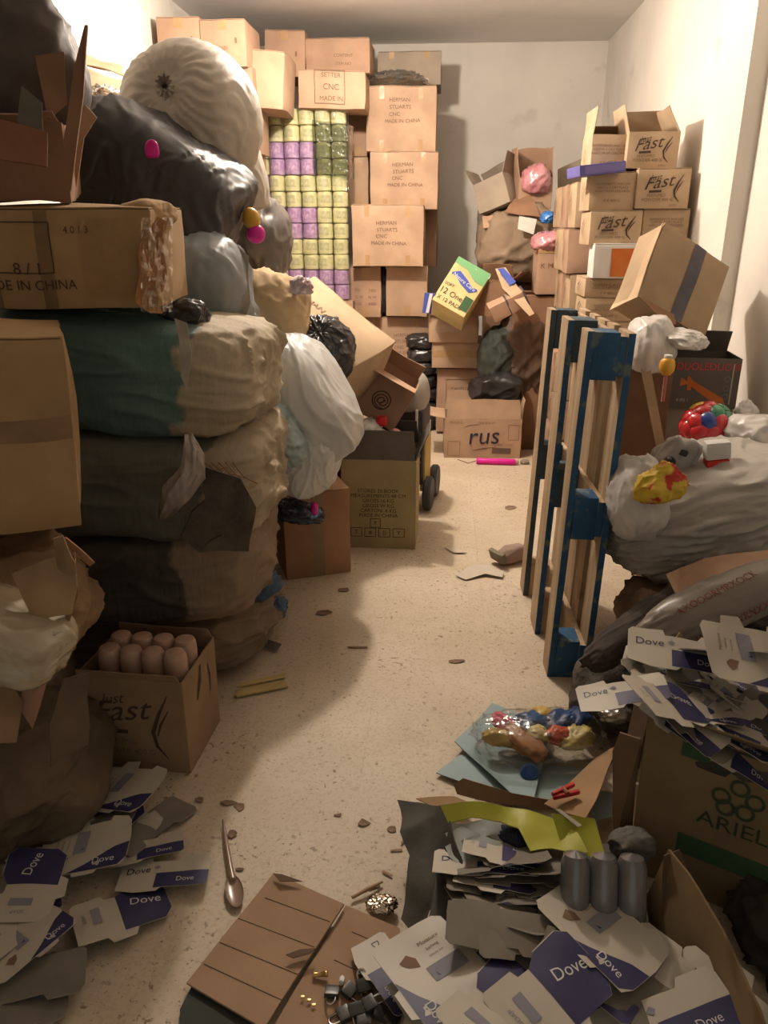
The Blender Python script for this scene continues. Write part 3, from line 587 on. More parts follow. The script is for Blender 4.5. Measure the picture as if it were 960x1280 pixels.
# ball made of coloured bumps
cb=at(884,535,2.95); rb=.098; e=empty('toy_ball','glossy ball of raised red, green and blue panels on the grey plastic sack','ball',cb)
bb=ico(4); 
for v in bb.verts: v.co*=rb*.9
mk('core',bb,mat('ball_core',(.25,.22,.18)),e)
cols=[mat('ball_red',(.55,.02,.03),rough=.18,spec=.6,coat=.6),mat('ball_green',(.02,.22,.09),rough=.18,spec=.6,coat=.6),mat('ball_blue',(.015,.05,.30),rough=.18,spec=.6,coat=.6),mat('ball_yellow',(.6,.38,.03),rough=.18,spec=.6,coat=.6)]
ib=bmesh.new(); bmesh.ops.create_icosphere(ib,subdivisions=2,radius=1); dirs=[v.co.normalized() for v in ib.verts]; ib.free()
for i,d in enumerate(dirs):
    if d.y>.35: continue
    if d.x<-.3: ci=0 if i%4 else 3
    elif d.x>.35: ci=1
    else: ci=[2,0,1,2,0][i%5]
    b=bmesh.new(); bmesh.ops.create_uvsphere(b,u_segments=12,v_segments=7,radius=1)
    q=d.to_track_quat('Z','Y').to_matrix().to_4x4()@Matrix.Rotation(i*1.3,4,'Z')
    for v in b.verts: v.co=V((v.co.x*.036,v.co.y*.03,v.co.z*.016))
    bmesh.ops.transform(b,matrix=Matrix.Translation(d*rb*.9)@q,verts=b.verts); mk('panel',b,cols[ci],e)
# grey plastic sack, right
GSACK=mat('grey_poly_sack',(.36,.33,.29),(.44,.41,.37),rough=.36,spec=.5,ns=3,bump=.3,bs=12,stretch=(1,1,4))
sack('grey_sack','huge grey plastic sack with long creases slumped along the right wall','sack',at(880,632,2.55)+V((.0,.02,-.02)),(.34,.30,.185),GSACK,rot=(0,-19,6),e=2.7,fold=.055,lump=.04,ff=1.6,st=(.6,1,4),seed=12,det=6,flat=.95)
mw=at(840,600,2.5)
sackpx('white_bag','torn white plastic bag with a patterned yellow cloth in its mouth','bag',762,572,830,680,2.38,.12,WBAG,fold=.05,lump=.06,seed=5,st=(1.5,1,1),facet=24,fw=.5)
YC=mat('yellow_cloth',(.64,.43,.04),(.70,.50,.07),rough=.6,ns=9,spots=17,spt=.52,sc=(.50,.045,.03))
sackpx('patterned_cloth','yellow cloth printed with red shapes stuffed into the torn white bag','cloth',796,578,860,632,2.25,.06,YC,rot=(0,-25,0),fold=.08,lump=.12,seed=3,det=5,facet=22,fw=.8,e=1.8)
# toy pieces left of ball
GT=mat('toy_grey',(.34,.32,.30),(.42,.40,.38),rough=.35,ns=5)
e=empty('toy_truck_cab','grey and white plastic toy part with black wheels beside the ball','toy',Matrix.Translation(at(845,568,2.55))@Matrix.Rotation(R(20),4,'Y')@Matrix.Rotation(R(15),4,'Z'))
b=sackbm((.055,.045,.06),e=5,lump=.12,fold=.0,det=5,facet=12,fw=.7); mk('shell',b,GT,e,ang=180)
for x,z in ((-.045,-.02),(.015,-.07)): mk('wheel',lathe([(0,-.012),(.015,-.012),(.018,-.006),(.018,.006),(.015,.012),(0,.012)],16,M4=Matrix.Translation((x,-.05,z))@Matrix.Rotation(R(90),4,'X')),BLK,e)
mk('window',wob(boxbm(.03,.012,.02,(-.01,-.043,.02),cuts=2,bev=.004),12,.003,2),BLKM,e); mk('fin',wob(boxbm(.02,.06,.12,(.05,-.01,.01),cuts=3,bev=.006),12,.01,3),WBAG,e)
e=empty('toy_block','rounded white plastic toy block in front of the ball','toy',Matrix.Translation(at(896,562,2.5))@Matrix.Rotation(R(-6),4,'Y'))
mk('shell',wob(boxbm(.08,.05,.06,cuts=4,bev=.014),8,.004,1),WHITE,e); mk('red_base',boxbm(.07,.05,.03,(0,0,-.045),bev=.005),RED,e)
sackpx('toy_wrapper','white, red and green crumpled wrapper right of the ball','wrapper',918,500,948,528,2.95,.04,WBAG,fold=.2,crease=.2,det=4,e=1.4)
sackpx('red_rag','red scrap of cloth under the ball at the right wall','rag',905,545,960,580,2.85,.08,mat('red_cloth',(.35,.06,.05),(.55,.42,.38),rough=.7,ns=9),fold=.2,crease=.2,det=4,rot=(0,15,0))
sackpx('white_bag','crumpled white plastic at the right edge above the huge grey sack','bag',905,515,1000,585,2.85,.14,WBAG,fold=.07,crease=.03,seed=18,facet=24,fw=.9)
# support under the sack (carton heap)
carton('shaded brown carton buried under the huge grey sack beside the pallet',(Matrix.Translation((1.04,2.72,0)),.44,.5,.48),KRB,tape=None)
# ---- lower right: torn brown paper, dark cloth, printed grey bag
TORN=card('torn_brown',(.19,.12,.08),v=.4); 
sack('torn_packing','heap of torn dark brown packing paper at the foot of the pallet','paper',V((.77,2.24,.28)),(.19,.16,.17),TORN,fold=.10,crease=.12,lump=.2,seed=6,det=5,flat=.9,facet=30,fw=1)
sack('torn_packing','darker torn cardboard scraps sunk below the huge grey sack','paper',V((.95,2.10,.15)),(.22,.2,.15),KRB,fold=.3,crease=.3,lump=.2,seed=16,det=5,flat=.9)
for i in range(9):
    c=V((.80+rnd.uniform(-.15,.15),2.16+rnd.uniform(-.10,.10),.40+rnd.uniform(-.05,.05))); a=rnd.uniform(0,6.28); n_=rnd.randint(4,6)
    slab('torn_scrap','torn brown cardboard scrap on the packing heap at the foot of the pallet','cardboard',[c+V((rnd.uniform(.03,.07)*math.cos(a+k*math.tau/n_),rnd.uniform(.03,.07)*math.sin(a+k*math.tau/n_),rnd.uniform(-.03,.03))) for k in range(n_)],card('torn_scrap',(.22,.135,.085),v=.3),seed=i+40,amp=.012,f=14,th=.004,group='torn scraps at the foot of the pallet')
slab('carton_flap','pale cardboard flap bent across the heap under the huge grey sack','cardboard',[at(832,716,2.1),at(850,752,2.02),at(900,722,2.0),at(962,712,2.0),at(962,690,2.1),at(880,697,2.15),at(850,706,2.15)],KR2,seed=4,amp=.015)
CLTH=mat('dark_cloth',(.10,.085,.072),(.13,.112,.095),rough=.95,ns=30,bump=.4,bs=90)
sack('dark_cloth','folded charcoal felt cloth beside the foot of the pallet','cloth',V((.575,2.13,.125)),(.14,.12,.125),CLTH,fold=.03,lump=.08,seed=2,e=2.4,det=5,flat=.9,rot=(0,12,20))
sack('dark_cloth','long dark rolled cloth running back under the printed grey bag','cloth',at(800,778,2.06)+V((0,0,-.02)),(.19,.06,.05),mat('dark_cloth2',(.05,.04,.036),(.075,.06,.05),rough=.9,ns=14),rot=(0,-28,25),fold=.06,seed=5)
PB=mat('printed_grey_bag',(.20,.175,.145),(.25,.22,.18),rough=.4,spec=.5,ns=5,bump=.15,bs=14)
P0,P1,P2_,P3=at(783,820,1.85),at(965,800,1.9),at(985,680,2.15),at(860,742,2.05)
mwb=at(880,775,1.92); e=empty('printed_bag','dusty grey plastic bag with two lines of red print at the right edge','bag',Matrix.Translation(mwb+V((.05,.06,.0)))@Matrix.Rotation(R(12),4,'Z')@Matrix.Rotation(R(-24),4,'Y')@Matrix.Rotation(R(-38),4,'X'))
bb=sackbm((.24,.10,.085),e=2.6,fold=.03,lump=.05,ff=1.6,st=(.5,1,2),seed=9,det=5); pts=[v.co.copy() for v in bb.verts]; mk('bag_body',bb,PB,e,ang=180)
from mathutils.bvhtree import BVHTree
def wrap_print(obj,items,m,e,org=V((0,-1,0)),dirv=V((0,1,0)),off=.002,uax=V((1,0,0)),vax=V((0,0,1)),name='print'):
    """print pressed onto the surface of a soft thing (local coordinates)"""
    bm=bmesh.new(); bm.from_mesh(obj.data); bv=BVHTree.FromBMesh(bm); bm.free()
    vs,fs=ink2d(items); P=[]; good=[]
    for u,v in vs:
        o_=org+uax*u+vax*v; h=bv.ray_cast(o_,dirv,5); good.append(h[0] is not None); P.append((h[0]+h[1]*off) if h[0] is not None else o_)
    fs=[f for f in fs if all(good[i] for i in f)]
    if fs: return mk(name,(P,fs),m,e,smooth=False)
body=[o for o in e.children][0] if e.children else bpy.data.objects[-1]
wrap_print(body,[('t','AXOOORMRXOCK',.0,.04,.027,2),('t','WNXXNWRNXXXM',.02,-.045,.027,2)],mat('faded_red',(.24,.07,.055)),e,org=V((0,-1,0)))
sack('torn_packing','dark bundle of rags supporting the printed grey bag','rags',V((.98,1.98,.22)),(.26,.2,.21),mat('rag',(.045,.036,.03),(.07,.056,.045),rough=.95,ns=9),fold=.12,seed=8,flat=.95)
# ================================================================ LEFT SIDE
def bale(label,c,r,m,rot=(0,0,0),seed=1,name='bale',cat='bale',**k):
    k.setdefault('e',3.6); k.setdefault('fold',.03); k.setdefault('lump',.04); k.setdefault('det',6); k.setdefault('ff',2.0)
    return sack(name,label,cat,c,r,m,rot=rot,seed=seed,**k)
BG=mat('sacking_green',(.10,.14,.125),(.19,.21,.17),rough=.75,ns=3,bump=.3,bs=24,stretch=(1,1,2))
def two_tone(name,ca,cb,xsplit,cc=None):
    m=bpy.data.materials.new(name); m.use_nodes=True; nt=m.node_tree; n=nt.nodes; l=nt.links; b=n['Principled BSDF']; b.inputs['Roughness'].default_value=.75
    tc=n.new('ShaderNodeTexCoord'); sx=n.new('ShaderNodeSeparateXYZ'); l.new(tc.outputs['Object'],sx.inputs[0])
    t=n.new('ShaderNodeTexNoise'); t.inputs['Scale'].default_value=5; t.inputs['Detail'].default_value=6; l.new(tc.outputs['Object'],t.inputs['Vector'])
    a=n.new('ShaderNodeMath'); a.operation='MULTIPLY_ADD'; l.new(t.outputs[0],a.inputs[0]); a.inputs[1].default_value=.34; l.new(sx.outputs[0],a.inputs[2])
    r=n.new('ShaderNodeMapRange'); r.inputs['From Min'].default_value=xsplit+.17-.010; r.inputs['From Max'].default_value=xsplit+.17+.010; l.new(a.outputs[0],r.inputs['Value'])
    rp=n.new('ShaderNodeValToRGB'); rp.color_ramp.elements[0].position=.35; rp.color_ramp.elements[1].position=.68; rp.color_ramp.elements[0].color=(*ca,1); rp.color_ramp.elements[1].color=(*(tuple(x*1.5 for x in ca)),1); l.new(t.outputs[0],rp.inputs[0])
    rq=n.new('ShaderNodeValToRGB'); rq.color_ramp.elements[0].position=.35; rq.color_ramp.elements[1].position=.68; rq.color_ramp.elements[0].color=(*cb,1); rq.color_ramp.elements[1].color=(*(tuple(min(1,x*1.3) for x in cb)),1); l.new(t.outputs[0],rq.inputs[0])
    mx=n.new('ShaderNodeMixRGB'); l.new(r.outputs[0],mx.inputs[0]); l.new(rp.outputs[0],mx.inputs[1]); l.new(rq.outputs[0],mx.inputs[2]); l.new(mx.outputs[0],b.inputs['Base Color'])
    wv=n.new('ShaderNodeTexNoise'); wv.inputs['Scale'].default_value=18; wv.inputs['Detail'].default_value=6; mp=n.new('ShaderNodeMapping'); mp.inputs['Scale'].default_value=(2.5,1,.6); l.new(tc.outputs['Object'],mp.inputs[0]); l.new(mp.outputs[0],wv.inputs['Vector'])
    u=n.new('ShaderNodeBump'); u.inputs['Strength'].default_value=.45; u.inputs['Distance'].default_value=.012; l.new(wv.outputs[0],u.inputs['Height']); l.new(u.outputs[0],b.inputs['Normal']); return m
B1=two_tone('bale_green_beige',(.085,.145,.130),(.33,.27,.185),.41); B2=two_tone('bale_grey_beige',(.105,.10,.078),(.31,.25,.17),.42); B3=two_tone('bale_dark_brown',(.055,.042,.035),(.20,.14,.09),.33)
# bales lie across the room, their right ends towards the aisle
bale('top bale, green sacking torn open over a beige right end',V((-1.13,2.47,1.095)),(.59,.33,.18),B1,rot=(0,5,-3),seed=3,flat=.98,e=5,fold=.03,lump=.03)
bale('middle bale, grey brown sacking with a beige right end',V((-1.13,2.46,.745)),(.585,.34,.18),B2,rot=(0,1,2),seed=5,flat=.98,e=5.5,fold=.03,lump=.03)
bale('lower bale, dark brown sacking under the grey brown one',V((-1.14,2.46,.42)),(.56,.35,.165),B3,rot=(0,-2,3),seed=7,flat=.98,e=5)
bale('bottom bale, brown sacking with denim blue spilling out at its end',V((-1.12,2.52,.135)),(.52,.34,.14),mat('sack_brown',(.16,.12,.08),(.25,.18,.12),rough=.75,ns=4,bump=.3,bs=25),rot=(0,0,5),seed=9,e=3,flat=.97,fold=.05)
BLC=mat('blue_cloth',(.05,.09,.16),(.12,.17,.25),rough=.85,ns=14)
sack('blue_cloth','blue and grey cloth poking out between the two lowest bales','cloth',at(325,735,2.52),(.07,.06,.05),BLC,fold=.2,crease=.2,det=4,rot=(0,-30,0))
sack('blue_cloth','small blue cloth scrap at the aisle end of the bottom bale','cloth',at(347,760,2.62),(.035,.04,.04),BLC,fold=.2,crease=.2,det=4,seed=4)
slab('pale_sacking','ragged pale edge of torn sacking hanging down the top bale','sacking',[at(216,396,2.10),at(232,402,2.10),at(240,440,2.07),at(234,486,2.06),at(226,470,2.06),at(224,430,2.07)],mat('pale_sacking',(.36,.32,.27)),amp=.012,f=14,seed=12,th=.003)
# torn hole with twisted plastic on the middle bale
TW=mat('twisted_plastic',(.24,.19,.16),(.40,.33,.29),rough=.3,ns=16,spec=.6,bump=.5,bs=30,stretch=(3,3,.6))
b=tube([at(206,645,1.98),at(222,618,1.93),at(240,590,1.94),at(242,565,1.96),at(238,545,1.98)],[.018,.036,.036,.028,.010],36); 
for v in b.verts: v.co+=N3(v.co,16,2)*.010+N3(V((v.co.x*2.5,v.co.y*2.5,v.co.z*.35)),26,5)*.010
bmesh.ops.subdivide_edges(b,edges=b.edges,cuts=2)
for v in b.verts: v.co+=N3(V((v.co.x*3,v.co.y*3,v.co.z)),30,6)*.004
props(mk('twisted_plastic',b,TW,ang=180),'twisted roll of dirty clear plastic stuck on the middle bale','plastic')
slab('torn_sacking','ragged dark patch of torn sacking hanging from the middle bale','sacking',[at(262,588,2.02),at(300,598,2.04),at(317,632,2.08),at(312,690,2.06),at(280,672,2.0),at(248,690,1.97),at(228,672,1.95),at(240,640,1.95),at(258,625,1.97)],mat('dark_sacking',(.055,.045,.035),(.10,.08,.06),rough=.95,ns=12,bump=.5,bs=60),amp=.03,f=9,th=.006,seed=3)
for i in range(5):
    x=255+i*9; b=tube([at(x,578,1.98),at(x+14,588+i*2,1.96),at(x+30,584+i*5,2.0)],.0022,5); props(mk('straw',b,KRB),'loose straw sticking out of the hole in the middle bale','straw','straws in the torn bale')
# left carton
pl=place3(at(-60,690,1.5),at(88,690,1.56),at(-60,415,1.42),.5) if 0 else None
xr=at(100,520,1.55).x; zt=at(80,425,1.5).z; zbm=at(60,690,1.5).z
mwc=Matrix.Translation((xr-.075,1.64,zbm))@Matrix.Rotation(R(27),4,'Z')@Matrix.Rotation(R(2),4,'Y')@Matrix.Translation((-.22,.2,0))
e,fn,q=carton('big bulging kraft carton cut off by the left edge, sagging on the torn packing',(mwc,.44,.36,zt-zbm-.02),card('kraft_left',(.37,.235,.12)),tape='h',bulge=.018,amp=.010,tapem=mat('tape_old',(.20,.12,.06),(.26,.16,.08),rough=.5,ns=12),seed=3)
# long carton 8/1
pL=at(-40,385,2.05); pR=at(200,385,2.1); pT=at(-40,262,2.05)
K8=card('kraft_long',(.38,.245,.125)); pl=place3(pL,pR,pT,.36)
e,fn,(W_,D_,H_)=carton('long kraft carton marked 8/1 made in china lying on the top bale',pl,K8,tape=None,bulge=.012,amp=.006)
ink(e,fn('f'),[('t','8 / 1',-W_*.15,H_*.42,.042),('t','MADE IN CHINA',-W_*.17,H_*.25,.036),('t','4 0 1 3',W_*.12,H_*.8,.024),('f',-W_*.16,H_*.63,W_*.28,H_*.5,.003)],INK)
for x in (-.34,-.06): ink(e,fn('f',.001),[('r',W_*x+.0,H_/2,.035,H_*.98)],mat('tape_old',(.20,.12,.06)),'tape')
g=sheetgrid(lambda u,v:fn('f',.006+.003*N((u*5,v*5,0),2,3))(W_*(.13+.30*u),H_*(.12+.8*v)),24,16); mk('clear_tape_patch',g,film('tape_film',(.95,.93,.90),.14,.10,bump=.5,bs=32),e)
# cardboard roll end + orange folded cardboard, film at the right end
sack('kraft_paper_roll','rounded kraft paper bundle end on top of the long carton','paper',at(172,258,2.12)+V((-.02,.1,-.02)),(.075,.1,.04),K8,fold=.02,det=5,e=2.2,rot=(0,-6,0),facet=14,fw=.4)
slab('carton_flap','folded orange brown cardboard end wrapped in clear film at the long carton','cardboard',[at(190,270,2.1),at(203,276,2.12),at(204,392,2.14),at(190,392,2.1),at(172,380,2.06),at(176,320,2.06)],card('orange_card',(.42,.20,.09)),amp=.02,seed=5,f=9)
g=sheetgrid(lambda u,v:at(176+40*u,272+118*v,2.04+.10*u+.02*N((u*3,v*4,0),3,2)),16,24); props(mk('clear_film',g,FILMD),'clear film hanging off the right end of the long carton','film')
sackpx('clear_film','crumpled dark clear film below the long carton end','film',204,372,262,420,2.3,.06,BLK,fold=.06,crease=.05,det=5,e=2,facet=24,fw=.9)
# upper left torn cartons
pl=place3(at(-60,252,2.05),at(88,252,2.15),at(-60,150,2.05),.45)
carton('torn dark brown carton body above the long carton at the left edge',(pl[0],pl[1],pl[2],pl[3]),KRB,tape='h',opened={'f':150},flapl=.07,amp=.012,inner=card('torn_edge',(.30,.19,.13)))
BLKD=mat('black_dull',(.055,.042,.038),(.085,.066,.058),rough=.6,ns=4,bump=.2,bs=12)
sack('black_bag','dull black plastic sheet bunched at the top left corner above the torn carton','bag',at(-30,88,2.3)+V((-.02,.1,0)),(.215,.2,.25),BLKD,seed=4,fold=.05,lump=.08,e=3.2,flat=1,rot=(0,20,0),facet=16,fw=.6)
slab('carton_flap','upright dark cardboard flap pointing up beside the black plastic sheet','cardboard',[at(76,200,2.15),at(88,238,2.15),at(104,120,2.2),at(110,32,2.22),at(106,32,2.24),at(92,90,2.2)],KRB,seed=3,amp=.006,th=.012)
slab('carton_flap','brown inner cardboard piece hanging in the torn carton','cardboard',[at(44,70,2.12),at(80,65,2.12),at(84,130,2.14),at(60,150,2.1)],KRB,seed=6,amp=.012)
slab('carton_flap','dull grey cardboard piece standing in the torn carton','cardboard',[at(20,150,2.04),at(28,108,2.05),at(52,128,2.04),at(50,165,2.02),at(40,170,2.02)],mat('greyish_card',(.11,.095,.08),(.15,.13,.11),ns=9),seed=7,amp=.008)
slab('carton_flap','reddish cardboard flap fallen forward out of the torn carton','cardboard',[at(-20,145,1.98),at(0,150,2.0),at(60,168,2.02),at(58,205,1.96),at(-20,195,1.94)],card('red_brown_card',(.22,.10,.06)),seed=8,amp=.012)
slab('carton_flap','twisted pale cardboard strip behind the upright dark flap','cardboard',[at(88,250,2.3),at(95,160,2.3),at(104,130,2.3),at(118,146,2.3),at(104,172,2.3),at(95,250,2.3)],KR2,seed=9,amp=.015)
for i,(a,b_,c,d,Y) in enumerate(((106,70,152,82,4.3),(100,84,152,106,4.1),(106,106,150,128,4.0),(112,126,150,140,3.9))):
    slab('cardboard_sheet','loose kraft cardboard sheet in the stack behind the black bag, %s from the top'%orr[i],'cardboard',[at(a,b_,Y),at(c,b_+16,Y-.1),at(c+4,d+12,Y-.3),at(a-3,d-4,Y-.3)],KR,seed=i,amp=.02,group='loose cardboard sheets by the left wall')
sackpx('clear_film','crumpled clear film on the loose cardboard sheets by the left wall','film',116,108,152,132,3.7,.1,film('grey_film',(.72,.72,.70),.45,.12),fold=.25,crease=.2,det=4)
# big pale sack and neighbours
PS=mat('pale_sack',(.34,.295,.235),(.44,.385,.315),rough=.55,ns=3,bump=.25,bs=14,spec=.4)
kd=V((-.22,-.93,.30))
sack('tied_sack','huge pale translucent plastic sack tied in a knot, high on the left pile','sack',at(238,158,3.3),(.268,.28,.29),PS,rot=(0,20,0),knot=(-.16,-.93,.32),knotp=.065,seed=11,e=2.2,fold=.010,lump=.03,pleat=.013,npl=23,det=6,ff=1.8,st=(1,1,1.6),flat=1)
PS2=sack('pale_sack','lower part of a pale plastic sack hanging under the tied one','sack',at(300,205,3.45),(.09,.14,.23),PS,rot=(0,-14,0),seed=21,fold=.03,det=5,lump=.03)
sack('black_bag','huge matte black plastic bag below the tied pale sack','bag',at(200,240,2.9)+V((-.02,.05,0)),(.315,.27,.225),BLKM,rot=(0,27,0),seed=13,e=3.6,fold=.03,lump=.02,ff=1.5,st=(3.2,1,.4),det=6,flat=1,facet=16,fw=.35)
c=at(190,187,2.645); o=sack('magenta_sticker','small magenta sticker spot on the huge black bag','sticker',c,(.022,.008,.03),MAG,det=3,fold=.02)
e=empty('small_bottle','yellow and magenta toy bottle sticking out beside the huge black bag','toy',Matrix.Translation(at(318,286,2.95))@Matrix.Rotation(R(-15),4,'Y'))
b=ico(3); 
for v in b.verts: v.co=V((v.co.x*.032,v.co.y*.03,v.co.z*.04+.035))
mk('yellow_top',b,mat('toy_yellow',(.65,.36,.05),rough=.35),e,ang=180)
b=ico(3)
for v in b.verts: v.co=V((v.co.x*.034,v.co.y*.03,v.co.z*.034-.018))
mk('magenta_body',b,MAG,e,ang=180)
sackpx('grey_bag','dark grey plastic bag bulging in front of the wall of rolls','bag',285,246,362,362,3.75,.22,mat('grey_plastic',(.085,.075,.068),(.115,.10,.09),rough=.4,ns=4,spec=.5,bump=.15,bs=12),seed=4,fold=.05,st=(1.5,1,.7),flat=1)
LB=mat('pale_blue_bag',(.19,.215,.225),(.28,.30,.31),rough=.45,ns=4,spec=.5,bump=.25,bs=12)
sack('blue_grey_bag','blue grey plastic sack under the huge black bag','bag',at(250,372,2.75),(.185,.2,.225),LB,seed=6,fold=.04,st=(2,1,.6),e=3.4,flat=1,lump=.03,facet=14,fw=.4)
slab('pale_sacking','torn pale sacking strip hanging at the right of the blue grey sack','sacking',[at(298,306,2.7),at(313,318,2.7),at(312,380,2.66),at(302,428,2.62),at(290,425,2.6),at(284,412,2.6),at(292,350,2.66)],mat('pale_sacking',(.36,.32,.27),(.44,.40,.34),rough=.8,ns=9,bump=.3,bs=50),amp=.02,f=9,seed=2)
# paper sack, tilted printed carton
sack('paper_sack','plain kraft paper sack slumped in front of the bulging printed carton','sack',at(335,392,3.35),(.17,.17,.17),card('paper_sack',(.44,.32,.185)),e=3,seed=9,fold=.05,crease=.05,flat=1,rot=(0,8,0))
pA=at(352,420,3.85); pB=at(470,428,3.8); pC=at(382,318,4.1)
# face: long axis running down to the right
p_tl=at(364,322,4.0); p_tr=at(464,403,3.8); p_bl=at(316,370,3.65)
m0=V(p_tl); U=(p_tr-p_tl); 
pl=place3(p_bl,p_bl+U,p_tl,.34); pl=place3(p_bl+ (p_tr-p_tl)*.0+(p_bl-p_tl)*.35,p_bl+(p_bl-p_tl)*.35+U,p_tl,.34)
e,fn,(W_,D_,H_)=carton('big bulging printed kraft carton tilted over the left pile',pl,KR3,tape=None,bulge=.035,amp=.012,topflaps=True)
ink(e,fn('f'),[('t','HERMAN',-W_*.25,H_*.62,.05,0),('t','STUARTS',-W_*.02,H_*.42,.06,0,0,1.2),('t','CNC',W_*.0,H_*.2,.05)],INKB)
slab('torn_hole','dark rip in the lower corner of the bulging printed carton','rip',[at(432,410,3.56),at(440,411,3.56),at(452,400,3.58),at(450,394,3.58),at(446,402,3.57)],INK,th=.003,amp=0) if 0 else ink(e,fn('f',.004),[('s',[(W_*.30,H_*.18),(W_*.34,H_*.22),(W_*.37,H_*.34),(W_*.37,H_*.42)],.028)],mat('rip_dark',(.03,.03,.03)),'rip')
sackpx('crumpled_wrapper','small crumpled clear wrapper with a purple mark on the paper sack','wrapper',364,346,388,370,3.22,.04,mat('wrapper',(.52,.44,.42),(.40,.25,.30),rough=.3,ns=30,spec=.6),fold=.25,crease=.3,det=4)
sack('black_bag','crumpled shiny black plastic bag behind the big white bag','bag',at(404,438,3.45),(.15,.15,.14),BLK,seed=8,fold=.06,crease=.05,rot=(0,25,0),knot=(-.3,-.7,.6),pleat=.05,det=6,facet=26,fw=.6)
# white big bag
WB=mat('white_bag_big',(.50,.51,.51),(.62,.62,.61),rough=.35,spec=.5,ns=3,bump=.2,bs=12)
sack('white_bag','big white plastic bag with soft creases, its top in front of the black bag','bag',at(375,508,2.98)+V((0,.04,0)),(.20,.24,.30),WB,rot=(0,-28,0),seed=23,e=2.4,fold=.030,lump=.05,ff=1.5,st=(2.4,1,.6),det=6,facet=14,fw=.25)
sack('white_bag','lower white plastic bag with a pale blue side, hanging to the brown carton','bag',at(378,568,2.95),(.165,.19,.17),WB,rot=(0,18,0),seed=33,e=2.4,fold=.03,st=(2.4,1,.6),det=6,facet=14,fw=.3)
sack('light_blue_bag','pale blue plastic bag squeezed between the top bale and the white bag','bag',at(352,545,2.80),(.09,.14,.14),mat('light_blue',(.22,.33,.36),(.36,.44,.45),rough=.35,spec=.5,ns=5),seed=3,fold=.1,rot=(0,-20,0))
# ring carton
pl=place3(at(428,497,3.62),at(466,548,3.6),at(458,441,3.75),.22); pl=(pl[0],pl[1],pl[2],pl[3])
e,fn,(W_,D_,H_)=carton('tilted brown carton with a ringed monogram behind the white bag',place3(at(432,500,3.7),at(468,546,3.6),at(462,448,3.8),.3),KR2,tape=None,amp=.004) if 0 else carton('tilted brown carton with a ringed monogram behind the white bag',(Matrix.Translation(at(463,524,3.72))@Matrix.Rotation(R(30),4,'Y')@Matrix.Translation((0,.14,0)),.25,.26,.24),KR2,tape=None,opened={'f':175,'l':100,'b':60},flapl=.1,amp=.004)
ink(e,fn('f'),[('o',0,H_*.45,.048,.006),('t','@',0,H_*.45,.075,-20)],INK); ink(e,fn('f',.001),[('r',-.02,H_*.88,.2,.028,4)],TAPED,'tape')
# printed front carton, open and full of toys
zc=at(475,573,3.54).z; m_=Matrix.Translation(fl(474,685)+V((0,.17,0)))@Matrix.Rotation(R(-1),4,'Z')
wd=(fl(518,685)-fl(430,685)).length+.01
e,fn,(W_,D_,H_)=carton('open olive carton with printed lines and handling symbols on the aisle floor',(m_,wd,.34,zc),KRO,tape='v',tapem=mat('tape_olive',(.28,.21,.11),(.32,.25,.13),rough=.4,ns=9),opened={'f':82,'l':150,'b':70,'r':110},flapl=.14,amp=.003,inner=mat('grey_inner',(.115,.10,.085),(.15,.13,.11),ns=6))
L6=['STORES 30 BOOK','MEASUREMENTS 48 CM','GROSS 16 KG','GROSS W KG','CARTON  4 KG','MADE IN CHINA']
ink(e,fn('f'),[('t',s,.0,H_*(.66-.055*i),.026) for i,s in enumerate(L6)],INK)
ink(e,fn('f'),[('f',-.015,H_*.30,.05,.045,.003),('t','Y',-.015,H_*.30,.03)]+[('f',-.11+.07*i,H_*.19,.055,.045,.003) for i in range(4)]+[('t',s,-.11+.07*i,H_*.19,.03) for i,s in enumerate(('T','#','||','Y'))],INK)
tp=m_.translation+V((0,0,zc))
sack('white_rag','white plastic bag mouth with a red cap in the olive carton','bag',tp+V((-.10,-.05,.10)),(.10,.08,.06),WBAG,fold=.15,det=4,rot=(0,-20,0))
b=lathe([(0,-.02),(.03,-.02),(.032,0),(.026,.022),(0,.026)],18); mk('x',b,mat('cap_red',(.6,.03,.03),rough=.3),mw=tp+V((.0,-.02,.155))); o=bpy.data.objects['x']; o.name='red_toy_knob'; props(o,'red round cap on top of the open olive carton','cap')
for cx,mm,lb in ((.075,mat('pink_ball',(.5,.2,.17),rough=.4),'dull pink ball in the open olive carton beside the red cap'),(.125,mat('toy_yellow',(.65,.36,.05)),'yellow toy block in the open olive carton')):
    b=ico(3); 
    for v in b.verts: v.co=v.co*.03+N3(v.co,1,3)*.004
    o=mk('toy_ball' if 'pink' in lb else 'toy_block',b,mm,mw=tp+V((cx,-.09,.105 if cx<.1 else .085)),ang=180); props(o,lb,'toy')
sack('stuffing','jumbled dark contents filling the olive carton','contents',tp+V((0,0,-.02)),(.16,.15,.09),mat('contents',(.10,.09,.08),(.2,.17,.14),ns=12),fold=.15,crease=.2,det=4)
